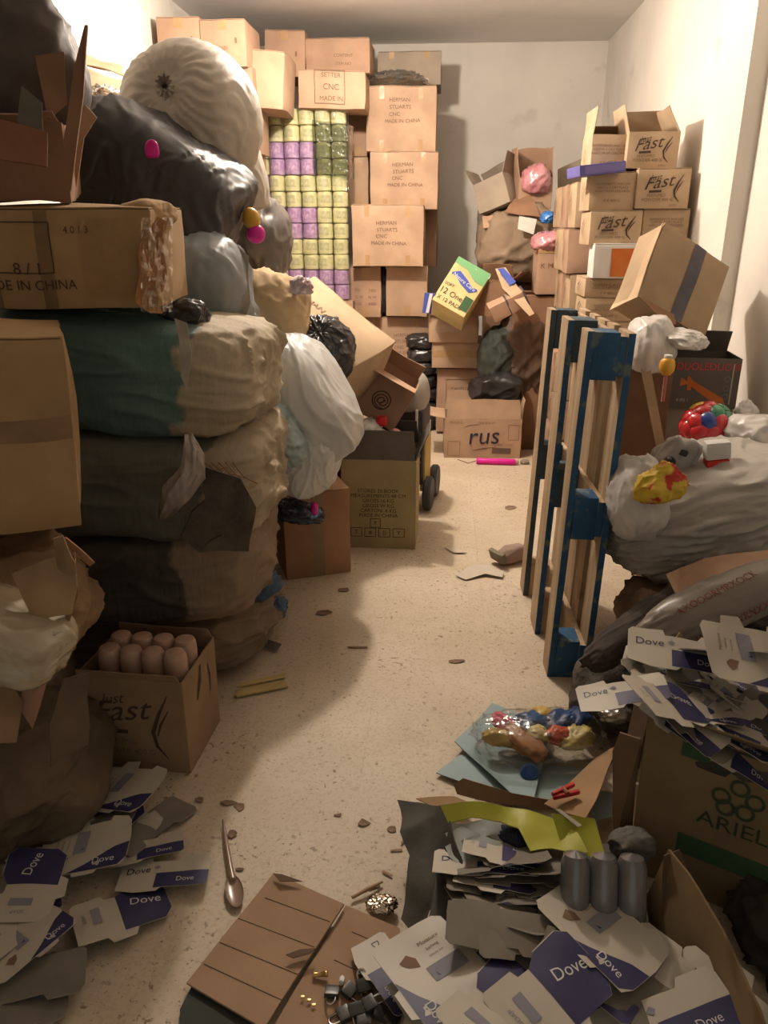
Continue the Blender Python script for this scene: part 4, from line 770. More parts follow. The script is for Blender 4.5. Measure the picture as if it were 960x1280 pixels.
# ride-on toy behind
tr=fl(527,640); e=empty('ride_on_toy','grey and black ride-on toy with a dark wheel behind the olive carton','toy',Matrix.Translation(tr+V((-.075,.14,0)))@Matrix.Rotation(R(-8),4,'Z'))
GREYT=mat('toy_grey2',(.30,.28,.25),(.36,.34,.31),rough=.4,ns=5)
b=bmesh.new()
for (x0,y0,x1,y1,dd) in (): pass
b=sackbm((.095,.15,.11),e=3.2,lump=.03,fold=0,det=4,flat=1)
for v in b.verts: v.co.z+=.64; v.co.x*=1-.35*max(0,(v.co.z-.66)*6)
mk('top_shell',b,GREYT,e,ang=180)
mk('handle_slot',wob(boxbm(.07,.02,.022,(.015,-.145,.665),cuts=2,bev=.008),5,.002,1),BLK,e)
b=boxbm(.19,.26,.42,(0,0,.36),cuts=4,bev=.03); mk('black_body',b,mat('toy_black',(.035,.035,.04),(.05,.05,.055),rough=.4,ns=6),e)
mk('white_stripe',boxbm(.012,.02,.16,(.06,-.14,.50),bev=.003),WHITE,e)
mk('yellow_panel',boxbm(.03,.2,.3,(.09,0,.26),bev=.01,cuts=1),mat('toy_panel_yellow',(.5,.36,.10),rough=.5),e)
for y in (-.07,.16): mk('wheel',lathe([(0,-.02),(.05,-.02),(.085,-.022),(.095,-.012),(.095,.012),(.085,.022),(.05,.02),(0,.02)],28,M4=Matrix.Translation((.12,y,.095))@Matrix.Rotation(R(90),4,'Y')),mat('wheel_dark',(.05,.055,.06),rough=.6),e)
# brown carton below the white bag
m_=Matrix.Translation(fl(385,720)+V((-.02,.18,0)))@Matrix.Rotation(R(22),4,'Z')
zc=at(390,612,3.2).z
e,fn,q=carton('brown carton standing on the floor under the white bags',(m_,.30,.38,zc),card('carton_red_brown',(.36,.205,.12)),tape='v',tapem=mat('tape_olive2',(.26,.19,.11),rough=.4),amp=.007)
sack('dark_wrapper','dark plastic with blue and magenta spots on the brown carton edge','wrapper',at(372,640,2.95),(.09,.07,.04),mat('spotted_dark',(.03,.035,.05),(.06,.07,.10),rough=.25,ns=30,spots=18,sc=(.10,.25,.45),spec=.6),fold=.2,crease=.25,det=5,rot=(0,10,0))
sack('magenta_wrapper','small magenta wrapper beside the dark plastic under the white bag','wrapper',at(393,636,2.93),(.014,.02,.03),MAG,fold=.2,crease=.2,det=3)
# supports of the rear left pile
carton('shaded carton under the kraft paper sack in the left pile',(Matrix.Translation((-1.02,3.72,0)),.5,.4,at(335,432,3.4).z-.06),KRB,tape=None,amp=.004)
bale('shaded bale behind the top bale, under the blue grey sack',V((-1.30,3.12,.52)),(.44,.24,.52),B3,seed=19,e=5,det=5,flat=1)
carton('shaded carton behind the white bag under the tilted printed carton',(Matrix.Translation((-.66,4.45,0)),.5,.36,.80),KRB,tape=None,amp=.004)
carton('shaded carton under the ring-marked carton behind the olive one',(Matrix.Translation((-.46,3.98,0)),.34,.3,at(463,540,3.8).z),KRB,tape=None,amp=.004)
# ================================================================ LEFT FOREGROUND
# torn packing column
TP=card('torn_kraft',(.26,.165,.09),v=.3); TP2=card('torn_kraft2',(.33,.22,.12),v=.25)
sack('crumpled_packing','crumpled brown packing paper bundle directly under the big left carton','paper',at(30,765,1.62)+V((-.08,.1,0)),(.22,.2,.15),TP,seed=3,fold=.05,crease=.08,lump=.08,det=6,flat=.95,facet=30,fw=1)
sack('crumpled_packing','tall crumpled brown packing paper behind the carton of bottles','paper',at(18,870,1.72)+V((-.07,.14,0)),(.15,.18,.20),card('torn_kraft3',(.17,.115,.07),v=.3),seed=6,fold=.05,crease=.08,lump=.08,det=6,flat=.95,facet=26,fw=1)
sack('crumpled_packing','heap of brown packing on the floor at the left edge','paper',V((-1.12,1.62,.14)),(.25,.3,.16),card('torn_kraft4',(.12,.085,.055),v=.3),seed=8,fold=.05,crease=.08,lump=.12,det=6,flat=.8,facet=30,fw=1)
sack('film_bundle','flat bundle of pale sheets in glossy clear film at the left edge','bundle',at(20,795,1.36),(.115,.1,.062),mat('film_beige',(.36,.29,.19),(.46,.38,.27),rough=.22,ns=9,spec=.6,stretch=(1,1,6),coat=.4),seed=2,e=4,fold=.03,lump=.03,det=5,rot=(0,22,0),facet=14,fw=.5)
for i,(ps,mm,lb) in enumerate((
 ([at(12,718,1.40),at(55,700,1.40),at(92,690,1.42),at(95,735,1.40),at(88,768,1.38),at(40,775,1.36)],TP2,'torn kraft cardboard sheet under the corner of the big left carton'),
 ([at(68,672,1.42),at(80,668,1.42),at(98,700,1.43),at(97,745,1.42),at(84,790,1.40),at(80,735,1.42)],TP,'narrow curled cardboard strip hanging from the big left carton'),
 ([at(74,668,1.45),at(84,668,1.45),at(118,706,1.48),at(112,709,1.48),at(96,695,1.46)],card('strip_red',(.33,.18,.10)),'small pointed cardboard strip below the big left carton'),
 ([at(22,880,1.32),at(50,790,1.36),at(82,790,1.38),at(60,850,1.36),at(40,908,1.32)],card('strip_pink',(.30,.17,.12)),'reddish folded cardboard length under the film-wrapped bundle'),
 ([at(0,835,1.30),at(28,880,1.30),at(20,930,1.28),at(-20,930,1.26)],TP,'dark kraft scrap at the left edge under the film-wrapped bundle'),
 ([at(64,960,1.42),at(62,905,1.44),at(80,850,1.48),at(112,840,1.52),at(110,930,1.5)],card('dk_card',(.15,.105,.07)),'dull brown cardboard sheet leaning left of the carton of bottles'),
 )): slab('torn_cardboard',lb,'cardboard',ps,mm,seed=i+20,amp=.014,f=9,th=.005)
slab('paper_scrap','small white torn paper corner below the torn cardboard on the left','paper',[at(56,784,1.34),at(66,790,1.34),at(78,790,1.34),at(64,795,1.33)],PALE,th=.002,amp=.004)
# small 'fast' carton with bottles
A0=fl(112,955); B0=fl(238,967); wv=(B0-A0); ang=math.atan2(wv.y,wv.x); WW=wv.length
m_=Matrix.Translation((A0+B0)/2)@Matrix.Rotation(ang,4,'Z')@Matrix.Translation((0,.13,0)); HH=at(110,835,A0.y).z-.025
e,fn,(W_,D_,H_)=carton('open printed carton holding a pack of beige bottles, front left on the floor',(m_,WW,.26,HH),card('fast_dark',(.30,.20,.12)),tape=None,opened={'f':95,'b':100},flapl=.03,amp=.003)
k=W_/.3; ink(e,fn('f'),script2(k,W_,H_),INK); ink(e,fn('f'),script_small(k,W_,H_),INKB); ink(e,fn('r'),[('s',[(.0,H_*.95),(-.02,H_*.8),(-.05,H_*.66)],.02),('s',[(.05,H_*.85),(.06,H_*.7),(.05,H_*.55)],.012)],INK)
BOT=mat('bottle_beige',(.42,.26,.19),(.50,.33,.25),rough=.4,ns=8,spec=.5)
for i in range(4):
    for j in range(2):
        b=lathe([(0,0),(.031,0),(.0335,.01),(.0335,H_*1.04),(.0325,H_*1.11),(.027,H_*1.155),(.012,H_*1.17),(0,H_*1.17)],20); o=mk('bottle',b,BOT,mw=m_@Matrix.Translation((-.085+i*.066,-.055+j*.075,.006)))
        props(o,'beige bottle in the printed carton, %s row, %s from the left'%(('front','rear')[j],orr[i]),'bottle','beige bottles in the printed carton')
slab('wooden_strip','yellow flat strip of card lying on the floor right of the bottle carton','strip',[fl(293,868,.012),fl(300,860,.012),fl(352,843,.012),fl(360,857,.012),fl(296,870,.012)],card('yellow_strip',(.50,.38,.17)),th=.006,amp=.002)
slab('wooden_strip','second narrow yellow strip alongside the first on the floor','strip',[fl(296,858,.02),fl(300,854,.02),fl(356,841,.02),fl(357,846,.02)],card('yellow_strip',(.50,.38,.17)),th=.004,amp=.002)
slab('grey_card','small dark grey cardboard scrap on the floor by the bottom bale','scrap',[fl(322,806,.01),fl(330,799,.02),fl(352,806,.02),fl(346,814,.01)],mat('greyish_card',(.11,.095,.08)),th=.004,amp=.006)
# blue plastic pouch bottom left
sack('plastic_pouch','dull blue grey plastic pouch on the left blank heap','pouch',fl(42,1012,.10),(.075,.075,.055),mat('pouch_blue',(.10,.13,.14),(.17,.20,.21),rough=.3,ns=9,spec=.6),fold=.1,crease=.14,seed=4,det=5,rot=(0,-8,10))
# ================================================================ PRINTED BOX BLANKS
def blank(variant):
    """die-cut flattened box: one sheet with tabs, its printed panels and its lettering"""
    if variant==0:
        out=[(-.115,-.07),(-.115,.055),(-.105,.07),(-.06,.072),(-.055,.095),(-.01,.10),(.0,.075),(.055,.075),(.06,.09),(.10,.085),(.11,.07),(.118,.02),(.118,-.05),(.108,-.075),(.05,-.078),(.045,-.09),(-.01,-.09),(-.015,-.078),(-.10,-.08)]
        navy=[(.10,-.0735),(.117,-.05),(.117,.0),(.085,-.012),(.05,-.035),(.015,-.055),(-.03,-.0775),(.05,-.0775)]
        items=[([('r',-.01,.02,.035,.07),],GREYP),([('p',[(-.07,-.03),(-.055,-.018),(-.035,-.02),(-.045,-.04),(-.06,-.05)]),('t','Moisture',-.075,.02,.012,90),('t','bathing',-.06,.02,.009,90),('t','beauty bar',-.045,.02,.007,90)],INKB),([('r',-.006,.02,.012,.05)],NAVY),([('t','Dove',.06,-.05,.026)],WHITE)]
    elif variant==1:
        out=[(-.10,-.06),(-.10,.06),(-.09,.07),(-.03,.07),(-.025,.055),(.02,.055),(.03,.075),(.09,.08),(.11,.065),(.11,-.03),(.09,-.055),(.03,-.055),(.02,-.075),(-.03,-.08),(-.04,-.062)]
        navy=[(.0,-.057),(.0,.054),(.03,.073),(.09,.078),(.109,.064),(.109,-.03),(.09,-.054)]
        items=[([('t','Dove',.06,.015,.032,-10)],WHITE),([('r',-.05,.01,.02,.05),('t','SOAP',-.075,.01,.012,90)],GREYP)]
    else:
        out=[(-.12,-.045),(-.12,.045),(-.11,.055),(-.04,.055),(-.035,.04),(.04,.04),(.05,.055),(.11,.055),(.12,.04),(.12,-.04),(.11,-.05),(.0,-.05),(-.01,-.06),(-.07,-.06)]
        navy=[(-.02,-.05),(-.02,.0),(.12,.0),(.12,-.04),(.11,-.0495),(.0,-.0495)]
        items=[([('t','Dove',-.07,.015,.03,0)],NAVY),([('p',[(-.03,.02),(-.02,.027),(-.012,.02),(-.02,.012)])],GREYP),([('t','Dove',.06,-.026,.022)],WHITE)]
    th=.0012; sd=variant*3.3
    def cz(x,y): return .012*math.sin(x*9+sd)+.35*y*y*(1 if variant!=1 else -1)+.006*N((x,y,0),12,sd)
    b=bmesh.new(); f=b.faces.new([b.verts.new((x,y,0)) for x,y in out]); bmesh.ops.triangulate(b,faces=[f])
    for _ in range(2): bmesh.ops.subdivide_edges(b,edges=[e for e in b.edges if e.calc_length()>.03],cuts=1); bmesh.ops.triangulate(b,faces=b.faces)
    b.normal_update()
    for f in b.faces:
        if f.normal.z<0: f.normal_flip()
    bnd=[(e.verts[0],e.verts[1]) for e in b.edges if e.is_boundary]
    r=bmesh.ops.duplicate(b,geom=list(b.verts)+list(b.edges)+list(b.faces)); vm=r['vert_map']
    for g in r['geom']:
        if isinstance(g,bmesh.types.BMVert): g.co.z-=th
        elif isinstance(g,bmesh.types.BMFace): g.normal_flip(); g.material_index=1
    for a,d in bnd: b.faces.new((a,d,vm[d],vm[a]))
    bmesh.ops.recalc_face_normals(b,faces=b.faces)
    for v in b.verts: v.co.z+=cz(v.co.x,v.co.y)
    e=empty('box_blank','x','packaging',V((0,0,0))); mk('card',b,[PALE,PBACK],e)
    fn=lambda o:(lambda u,v:V((u,v,cz(u,v)+o)))
    nb=bmesh.new(); f=nb.faces.new([nb.verts.new((x,y,0)) for x,y in navy]); bmesh.ops.triangulate(nb,faces=[f])
    for _ in range(3): bmesh.ops.subdivide_edges(nb,edges=[q for q in nb.edges if q.calc_length()>.012],cuts=1); bmesh.ops.triangulate(nb,faces=nb.faces)
    for v in nb.verts: v.co.z=cz(v.co.x,v.co.y)+.0006
    mk('navy_panel',nb,NAVY,e)
    for it,m in items: ink(e,fn(.0012),it,m)
    return e
PRO=[blank(i) for i in range(3)]; index_kids(); used_b=[0,0,0]
def put_blank(v,loc,yaw,tx=0,ty=0,sc=1,flip=False,label=None,group=None):
    o=PRO[v] if not used_b[v] else copy_tree(PRO[v]); used_b[v]=1
    m=Matrix.Translation(loc)@Matrix.Rotation(R(yaw),4,'Z')@Matrix.Rotation(R(ty),4,'Y')@Matrix.Rotation(R(tx)+(math.pi if flip else 0),4,'X')@Matrix.Scale(sc,4)
    o.matrix_world=m; o['label']=label; o['group']=group; return o
GL='printed box blanks on the left floor'; GR_='box blanks fanned on the green-print carton'; GB='box blanks in the front right heap'
# hand placed, left floor
L=[(1,150,1140,.016,35,-3,2,1,0,'white blank with a navy end, nearest the aisle on the left floor'),
(0,150,985,.05,-20,6,-8,1,0,'white box blank topmost beside the carton of bottles'),(2,205,1092,.012,8,0,2,.9,0,'white box blank whose tab lies farthest into the aisle on the left'),
(1,120,1012,.035,-25,5,3,1,0,'navy-ended box blank under the topmost one by the bottle carton'),(0,105,1060,.05,10,4,-3,.95,0,'white box blank with small print in the middle of the left heap'),
(2,190,1030,.012,65,0,3,1,1,'grey-backed box blank at the floor edge below the bottle carton'),(1,40,1105,.06,100,8,-6,1,0,'navy box blank with white lettering at the left edge'),
(1,15,1150,.05,70,5,4,1,0,'dark navy box blank half under the lettered one at the left edge'),(0,30,1175,.05,60,-4,5,.8,0,'small white box blank with a dark strip at the left edge'),
(2,30,1225,.03,20,4,-4,1,1,'plain side up box blank near the lower left corner'),(0,5,1250,.02,35,2,2,1,1,'plain box blank lowest at the left edge'),
(2,85,1040,.03,-40,9,0,1,0,'white box blank showing a blue tab above the navy ones on the left'),(2,180,1062,.02,20,-6,3,.8,0,'small white box blank beside the aisle in the left heap')]
for v,x,y,z,yaw,tx,ty,sc,fp,lb in L: put_blank(v,fl(x,y,z+.012),yaw,tx,ty,sc,fp,lb,GL)
for i in range(12):
    put_blank(i%3,fl(rnd.uniform(20,170),rnd.uniform(985,1060),.012+.003*i),rnd.uniform(0,360),rnd.uniform(-5,5),rnd.uniform(-5,5),1,i%2,'half buried box blank lower in the left floor heap',GL)
# ARIEL carton
q0=fl(785,1085); mA=Matrix.Translation(q0)@Matrix.Rotation(R(-28),4,'Z')
WA,DA,HA=.52,.36,at(808,895,1.53).z
KA=card('ariel_card',(.22,.155,.085))
e,fn,(W_,D_,H_)=carton('big brown carton with green flower print lettered ariel at the right edge',(mA@Matrix.Translation((WA/2,DA/2,0)),WA,DA,HA),KA,tape=None,opened={'l':100,'f':150},flapl=.05,amp=.006)
ink(e,fn('f'),[('t','ARIEL',-.052,.235,.055,0,0,1.1)],mat('ariel_ink',(.035,.05,.028)))
fl_items=[]
for (u,v) in ((-.055,.0),(.0,.055),(.055,.015),(.03,-.04),(-.035,-.045)): fl_items.append(('o',-.05+u*.62,.31+v*.6,.021,.007))
ink(e,fn('f'),fl_items,mat('dk_green2',(.045,.065,.032))); ink(e,fn('f'),[('r',-.15,H_*.88,.06,.045),('r',-.04,.14,.24,.055)],DKGREEN); ink(e,fn('f',.001),[('r',-W_*.27,H_/2,.003,H_*.98)],INK,'crease')
tpA=(mA@V((WA/2,DA/2,HA)))
sack('stuffing','dark contents filling the green-print carton under the blanks','contents',tpA+V((0.02,0,-.05)),(.24,.17,.07),mat('contents_dark',(.05,.045,.04),(.09,.08,.07),ns=9),fold=.12,crease=.2,det=4)
# fan on ariel: rows of leaning blanks
hand=[(2,778,866,1.48,.0,8,-10,.8,'white box blank lettered dark on its left tab, reaching out over the toy bag'),
(0,850,885,1.50,60,10,30,.85,'white box blank sloping down the front of the green-print carton, largest of the fan'),
(1,925,815,1.62,150,30,10,1.1,'white box blank standing highest at the right edge of the fan'),
(0,940,820,1.55,10,28,20,1.0,'white box blank with a leaf print at the right edge of the fan'),
(2,850,815,1.66,-8,22,8,1.0,'white box blank with a grey window, farthest back in the fan'),
(1,835,875,1.44,30,14,20,.95,'navy box blank curling over the left corner of the green-print carton'),
(2,925,945,1.44,-12,30,30,.8,'white box blank hanging lowest off the fan')]
for v,x,y,Y,yaw,tx,ty,sc,lb in hand: put_blank(v,at(x,y,Y),yaw,tx,ty,sc,False,lb,GR_)
n=0
for r_ in range(5):
    for i in range(9):
        x=818+i*18+r_*4; y=826+r_*17+i*4.0; Y=1.68-.05*r_
        if x>975: continue
        yaw=rnd.uniform(-28,10)+15*(i%2); n+=1; yaw=rnd.uniform(-58,-12)
        put_blank((i+r_)%3,at(x,y,Y),yaw,rnd.uniform(-14,10),rnd.uniform(6,26),rnd.uniform(.62,.85),rnd.random()<.2,'box blank in the %s row from the back of the fan on the green-print carton'%orr[r_],GR_)
# front right heap
cardbox=card('front_card',(.19,.13,.08))
FRONT=[(0,552,1218,.13,-55,3,0,1.12,0,'large white box blank with a navy corner at the front right'),
(0,600,1185,.10,-70,0,5,1.0,0,'white box blank under the large one, its inner curve showing'),(1,690,1245,.17,40,10,-6,1.1,0,'navy box blank with white lettering right of the large white one'),
(1,628,1262,.165,50,4,8,1.1,0,'dark navy box blank at the bottom edge beside the large white one'),(0,752,1160,.17,-50,-2,12,1.0,0,'long white box blank with a dark window running down the middle of the heap'),
(2,725,1205,.14,-40,-2,8,1.05,0,'white box blank with a leaf and navy corner below the long one'),(1,850,1240,.13,-40,8,5,1.2,0,'navy and white box blank near the standing cardboard'),
(2,835,1275,.13,20,6,-4,1.1,0,'white box blank at the bottom edge near the standing cardboard'),(2,625,1160,.17,-4,10,0,.9,1,'plain tan box blank square in the middle of the heap'),
(2,660,1172,.16,4,8,0,.85,1,'plain tan box blank overlapping the square one'),(0,660,1212,.135,-60,6,-6,.9,1,'grey-backed box blank leaning over the navy ones'),
(2,485,1215,.05,-55,4,0,.8,0,'small white box blank peeking out beside the padlocks'),(2,760,1225,.15,-20,6,6,1.1,1,'grey-backed box blank low between the white ones'),
(1,560,1270,.09,-50,0,4,1.1,0,'dark blank edge at the bottom under the large white one'),(0,905,1275,.12,-50,10,10,1.1,0,'white box blank against the standing cardboard')]
for v,x,y,z,yaw,tx,ty,sc,fp,lb in FRONT: put_blank(v,fl(x,y,z),yaw,tx,ty,sc,fp,lb,GB)
GD='dark stacked blanks in the front right heap'
for i in range(16):
    y=1062+i*5.6; x=628+26*math.sin(i*1.7)+i*1.2; v=2 if i%2 else 1
    put_blank(v,fl(x,y,.175-.003*i),rnd.uniform(-16,14),rnd.uniform(-30,-12),rnd.uniform(-5,9),rnd.uniform(.8,1.0),i%3!=0,'shaded box blank, %s from the back in the front heap leaning row'%(['first','second','third','fourth','fifth','sixth','seventh','eighth','ninth','tenth','eleventh','twelfth','thirteenth','fourteenth','fifteenth','sixteenth'][i]),GD)
for i in range(14):
    put_blank(i%3,fl(rnd.uniform(560,880),rnd.uniform(1195,1275),.02+.005*i),rnd.uniform(0,360),rnd.uniform(-6,8),rnd.uniform(-8,8),1.05,i%2,'half buried box blank at the bottom of the front right heap',GB)
# ================================================================ LOWER RIGHT
OLV=mat('olive_sheet',(.36,.36,.03),(.44,.43,.05),rough=.5,ns=5,spec=.4,bump=.15,bs=14)
DKS=mat('dark_sack_grey',(.065,.062,.052),(.09,.085,.07),rough=.8,ns=6,bump=.3,bs=30)
# low dark carton under everything
e,fn,q=carton('open dark grey carton brimming with box blanks, front right on the floor',(Matrix.Translation(fl(655,1190)+V((0.03,.04,0)))@Matrix.Rotation(R(-6),4,'Z'),.46,.40,.11),DKS,tape=None,amp=.012,topflaps=False)
slab('torn_flap','dark olive grey torn board standing at the left of the front right heap','cardboard',[fl(497,1000,.13),fl(520,998,.15),fl(548,1004,.17),fl(566,1030,.175),fl(578,1075,.17),fl(574,1140,.13),fl(545,1160,.08),fl(515,1165,.03),fl(503,1150,.03),fl(506,1110,.06),fl(513,1070,.09),fl(500,1040,.12)],DKS,amp=.02,f=9,seed=5,th=.006)
slab('lime_bag','lime green plastic bag flattened across the front right heap','bag',[fl(550,1006,.20),fl(575,1004,.21),fl(610,1005,.215),fl(655,1010,.22),fl(690,1018,.22),fl(722,1040,.215),fl(735,1068,.20),fl(690,1060,.2),fl(663,1062,.2),fl(648,1036,.205),fl(625,1024,.205),fl(590,1021,.20),fl(560,1024,.19)],OLV,amp=.012,th=.004,seed=3,f=12)
for i,(a,b_,c,d) in enumerate(((572,1030,640,1040),(556,1040,600,1052),(576,1050,625,1062),(556,1056,585,1072))):
    slab('paper_scrap','pale torn paper scrap beside the lime bag, %s from the back'%orr[i],'paper',[fl(a,b_,.175),fl((a+c)/2,b_-8,.18),fl(c,b_+2,.18),fl(c+4,d,.17),fl((a+c)/2,d+4,.17),fl(a+6,d-2,.165)],mat('scrap_paper',(.34,.37,.36),(.42,.44,.42),ns=8),amp=.006,th=.0015,seed=i)
slab('lime_sheet','lime green sheet end with dark lettering at the right of the lime bag','sheet',[fl(690,1016,.24),fl(745,1022,.22),fl(758,1072,.18),fl(735,1070,.18),fl(700,1050,.2)],OLV,amp=.01,th=.002,seed=4)
sack('navy_cloth','dark navy rag tucked beside the lime bag','cloth',fl(645,1045,.165),(.045,.03,.02),mat('navy_cloth',(.02,.025,.045)),det=4,fold=.1,rot=(0,0,-40))
LBM=mat('paleblue_card',(.24,.33,.35),(.29,.39,.41),rough=.6,ns=5)
slab('pale_blue_sheet','pale blue card lying under the toy bag with dark ticks','sheet',[fl(568,928,.03),fl(615,880,.03),fl(690,905,.035),fl(668,995,.05),fl(645,996,.05)],LBM,amp=.006,th=.003,seed=2)
slab('pale_blue_sheet','second pale blue card below the first, nearer the camera','sheet',[fl(545,965,.015),fl(575,945,.015),fl(740,960,.03),fl(750,1005,.03),fl(640,1003,.02)],LBM,amp=.006,th=.003,seed=4)
slab('pale_blue_sheet','pale blue card end right of the red plastic piece','sheet',[fl(735,985,.05),fl(770,990,.05),fl(765,1020,.05),fl(740,1025,.05)],LBM,amp=.004,th=.003,seed=6)
for i in range(4):
    o=slab('tick_mark','dark printed tick on the pale blue card, %s from the top'%orr[i],'mark',[fl(603-i*11,898+i*11,.043),fl(605-i*11,897+i*11,.043),fl(607-i*11,902+i*11,.043),fl(605-i*11,903+i*11,.043)],INK,th=.001,amp=0) if 0 else None
KM=card('brown_piece',(.34,.215,.12))
slab('carton_flap','narrow brown cardboard strip below the pale blue cards','cardboard',[fl(568,980,.07),fl(580,972,.08),fl(640,992,.08),fl(705,1003,.09),fl(700,1014,.06),fl(610,1003,.05),fl(572,992,.05)],card('brown_piece2',(.25,.155,.085)),amp=.01,seed=3,th=.005)
slab('carton_flap','tan cardboard piece under the red plastic piece','cardboard',[fl(680,1005,.10),fl(745,950,.09),fl(775,930,.10),fl(745,1000,.12),fl(732,1022,.11)],KM,amp=.01,seed=5,th=.005)
slab('carton_flap','pale brown torn paper at the left of the strip below the blue cards','cardboard',[fl(520,998,.02),fl(568,995,.03),fl(590,1003,.04),fl(575,1010,.03),fl(540,1008,.02)],KM,amp=.01,seed=6,th=.003)
slab('white_strip','small white paper strip beside the lime bag','paper',[fl(694,1012,.235),fl(700,1012,.235),fl(727,1032,.22),fl(722,1034,.22)],PALE,amp=.003,th=.002)
# toy bag
tb=fl(680,925,.08)
inner=[((.04,.02,.02),(-.11,.03,.03),(.42,.08,.12),'pink strip of plastic'),((.05,.035,.022),(-.03,.04,.035),(.03,.07,.16),'blue toy piece'),((.05,.03,.025),(.05,.05,.03),(.025,.055,.15),'dark blue toy piece'),((.03,.03,.025),(.0,.075,.03),(.5,.34,.10),'yellow toy piece'),((.06,.03,.02),(-.06,-.03,.02),(.30,.15,.07),'orange brown toy piece'),((.035,.02,.02),(.04,-.01,.03),(.45,.09,.05),'red toy piece'),((.045,.03,.02),(.09,-.01,.025),(.42,.33,.12),'pale yellow toy piece'),((.05,.028,.025),(.10,.06,.03),(.02,.045,.12),'navy toy piece'),((.03,.02,.018),(-.02,-.015,.035),(.45,.36,.14),'mustard toy piece'),((.04,.02,.02),(-.13,-.02,.02),(.42,.30,.10),'ochre toy piece')]
e=empty('toy_bag','clear plastic bag stuffed with bright toy pieces on the pale blue card','bag',tb)
g=sackbm((.185,.115,.062),e=2.3,fold=.08,lump=.1,crease=.12,seed=5,det=5,flat=.7); mk('clear_bag',g,film('toy_film',(.97,.97,.96),.12,.14,bump=.6,bs=22),e,ang=180)
for r_,p,c,lb in inner:
    o=sack('toy_piece','%s inside the clear toy bag'%lb,'toy',tb+V(p)-V((0,0,.005)),tuple(q*1.25 for q in r_),mat('toy_'+lb.replace(' ','_'),c,tuple(min(1,x*1.3) for x in c),rough=.4,ns=15),fold=.12,lump=.15,det=4,seed=len(lb)+r_[0]*100,rot=(0,rnd.uniform(-15,15),rnd.uniform(-60,60)),group=None)
bc=fl(662,966,.05); e=empty('round_lid','round blue bottle cap resting against the toy bag','cap',Matrix.Translation(bc)@Matrix.Rotation(R(42),4,'X'))
BC=mat('cap_blue',(.025,.08,.25),(.04,.11,.32),rough=.4,ns=20)
b=bmesh.new(); lathe([(0,.012),(.018,.012),(.024,.009),(.026,.003),(.026,-.014),(0,-.014)],30,bm=b); mk('shell',b,BC,e); mk('rim',lathe([(.018,.0125),(.0185,.0145),(.0205,.0145),(.021,.0125)],30),BC,e)
e=empty('red_clip','red plastic peg lying on the tan cardboard by the lime bag','peg',Matrix.Translation(fl(706,990,.125))@Matrix.Rotation(R(28),4,'Z')); RC=mat('peg_red',(.5,.035,.035),rough=.35)
for s in (-1,1): mk('arm',boxbm(.075,.009,.012,(0,.007*s,.003*s),bev=.003,cuts=1,rot=Matrix.Rotation(R(7*s),4,'Z')),RC,e)
mk('spring',lathe([(.004,-.012),(.006,-.012),(.006,.012),(.004,.012)],12,M4=Matrix.Translation((.0,0,.004))@Matrix.Rotation(R(90),4,'X')),KRB,e)
sack('metal_wrapper','crumpled silver wrapper at the right end of the toy bag','wrapper',fl(770,893,.16),(.045,.03,.02),mat('silver',(.35,.31,.27),(.5,.46,.42),rough=.25,metal=.7,ns=20),fold=.2,crease=.3,det=4)
# vertical cards between toy bag and ariel
slab('carton_flap','tall brown cardboard strip standing against the green-print carton','cardboard',[fl(770,1060,.02),fl(790,1060,.02),at(800,925,1.56),at(775,915,1.6),at(765,940,1.62)],card('strip_mid',(.20,.13,.08)),amp=.012,seed=2,th=.005)
slab('carton_flap','darker bent cardboard behind the tall strip by the green-print carton','cardboard',[at(778,985,1.62),at(800,960,1.6),at(812,880,1.66),at(790,880,1.7)],card('strip_dk',(.13,.085,.055)),amp=.012,seed=3,th=.005)
# pack of dark bottles
pk=fl(757,1112,.21); SH=mat('shrink',(.10,.095,.10),(.15,.14,.15),rough=.18,ns=6,spec=.8,coat=.7)
for i in range(3):
    b=lathe([(0,-.07),(.028,-.07),(.031,-.06),(.031,.045),(.024,.062),(.0,.07)],20); b2=b
    o=mk('wrapped_bottle',b,SH,mw=Matrix.Translation(pk+V((-.058+.058*i,.02,-.01)))@Matrix.Rotation(R(-22),4,'X')); props(o,'dark shrink-wrapped bottle behind the long white blank, %s from the left'%orr[i],'bottle','dark shrink-wrapped bottles in the front right heap')
sack('dark_netting','grey ruffled netting right of the lime sheet','netting',fl(790,1055,.15),(.05,.04,.035),mat('netting',(.10,.09,.08),(.14,.13,.115),ns=30),fold=.05,crease=.05,det=5,facet=24,fw=.9)
# standing cardboard panel at right
tp_=[fl(838,1062,.21),fl(862,1092,.215),fl(905,1165,.21),fl(950,1262,.20),fl(965,1310,.20)]
slab('cardboard_sheet','large brown cardboard panel standing along the right of the front heap','cardboard',tp_+[V((p.x-.05,p.y,.03)) for p in reversed(tp_)],card('front_panel',(.21,.14,.075)),amp=.006,seed=7,th=.006)
slab('cardboard_sheet','dark brown cardboard flap curled before the green-print carton','cardboard',[at(826,1150,1.32),at(830,1070,1.36),at(850,1062,1.38),at(868,1110,1.34),at(862,1170,1.28)],card('front_panel2',(.15,.095,.055)),amp=.02,seed=8,th=.005)
sack('rag','dark rag heap in the lower right corner','rag',V((.86,1.32,.06)),(.17,.2,.09),mat('rag',(.045,.036,.03)),fold=.14,seed=3,det=5,flat=.8)
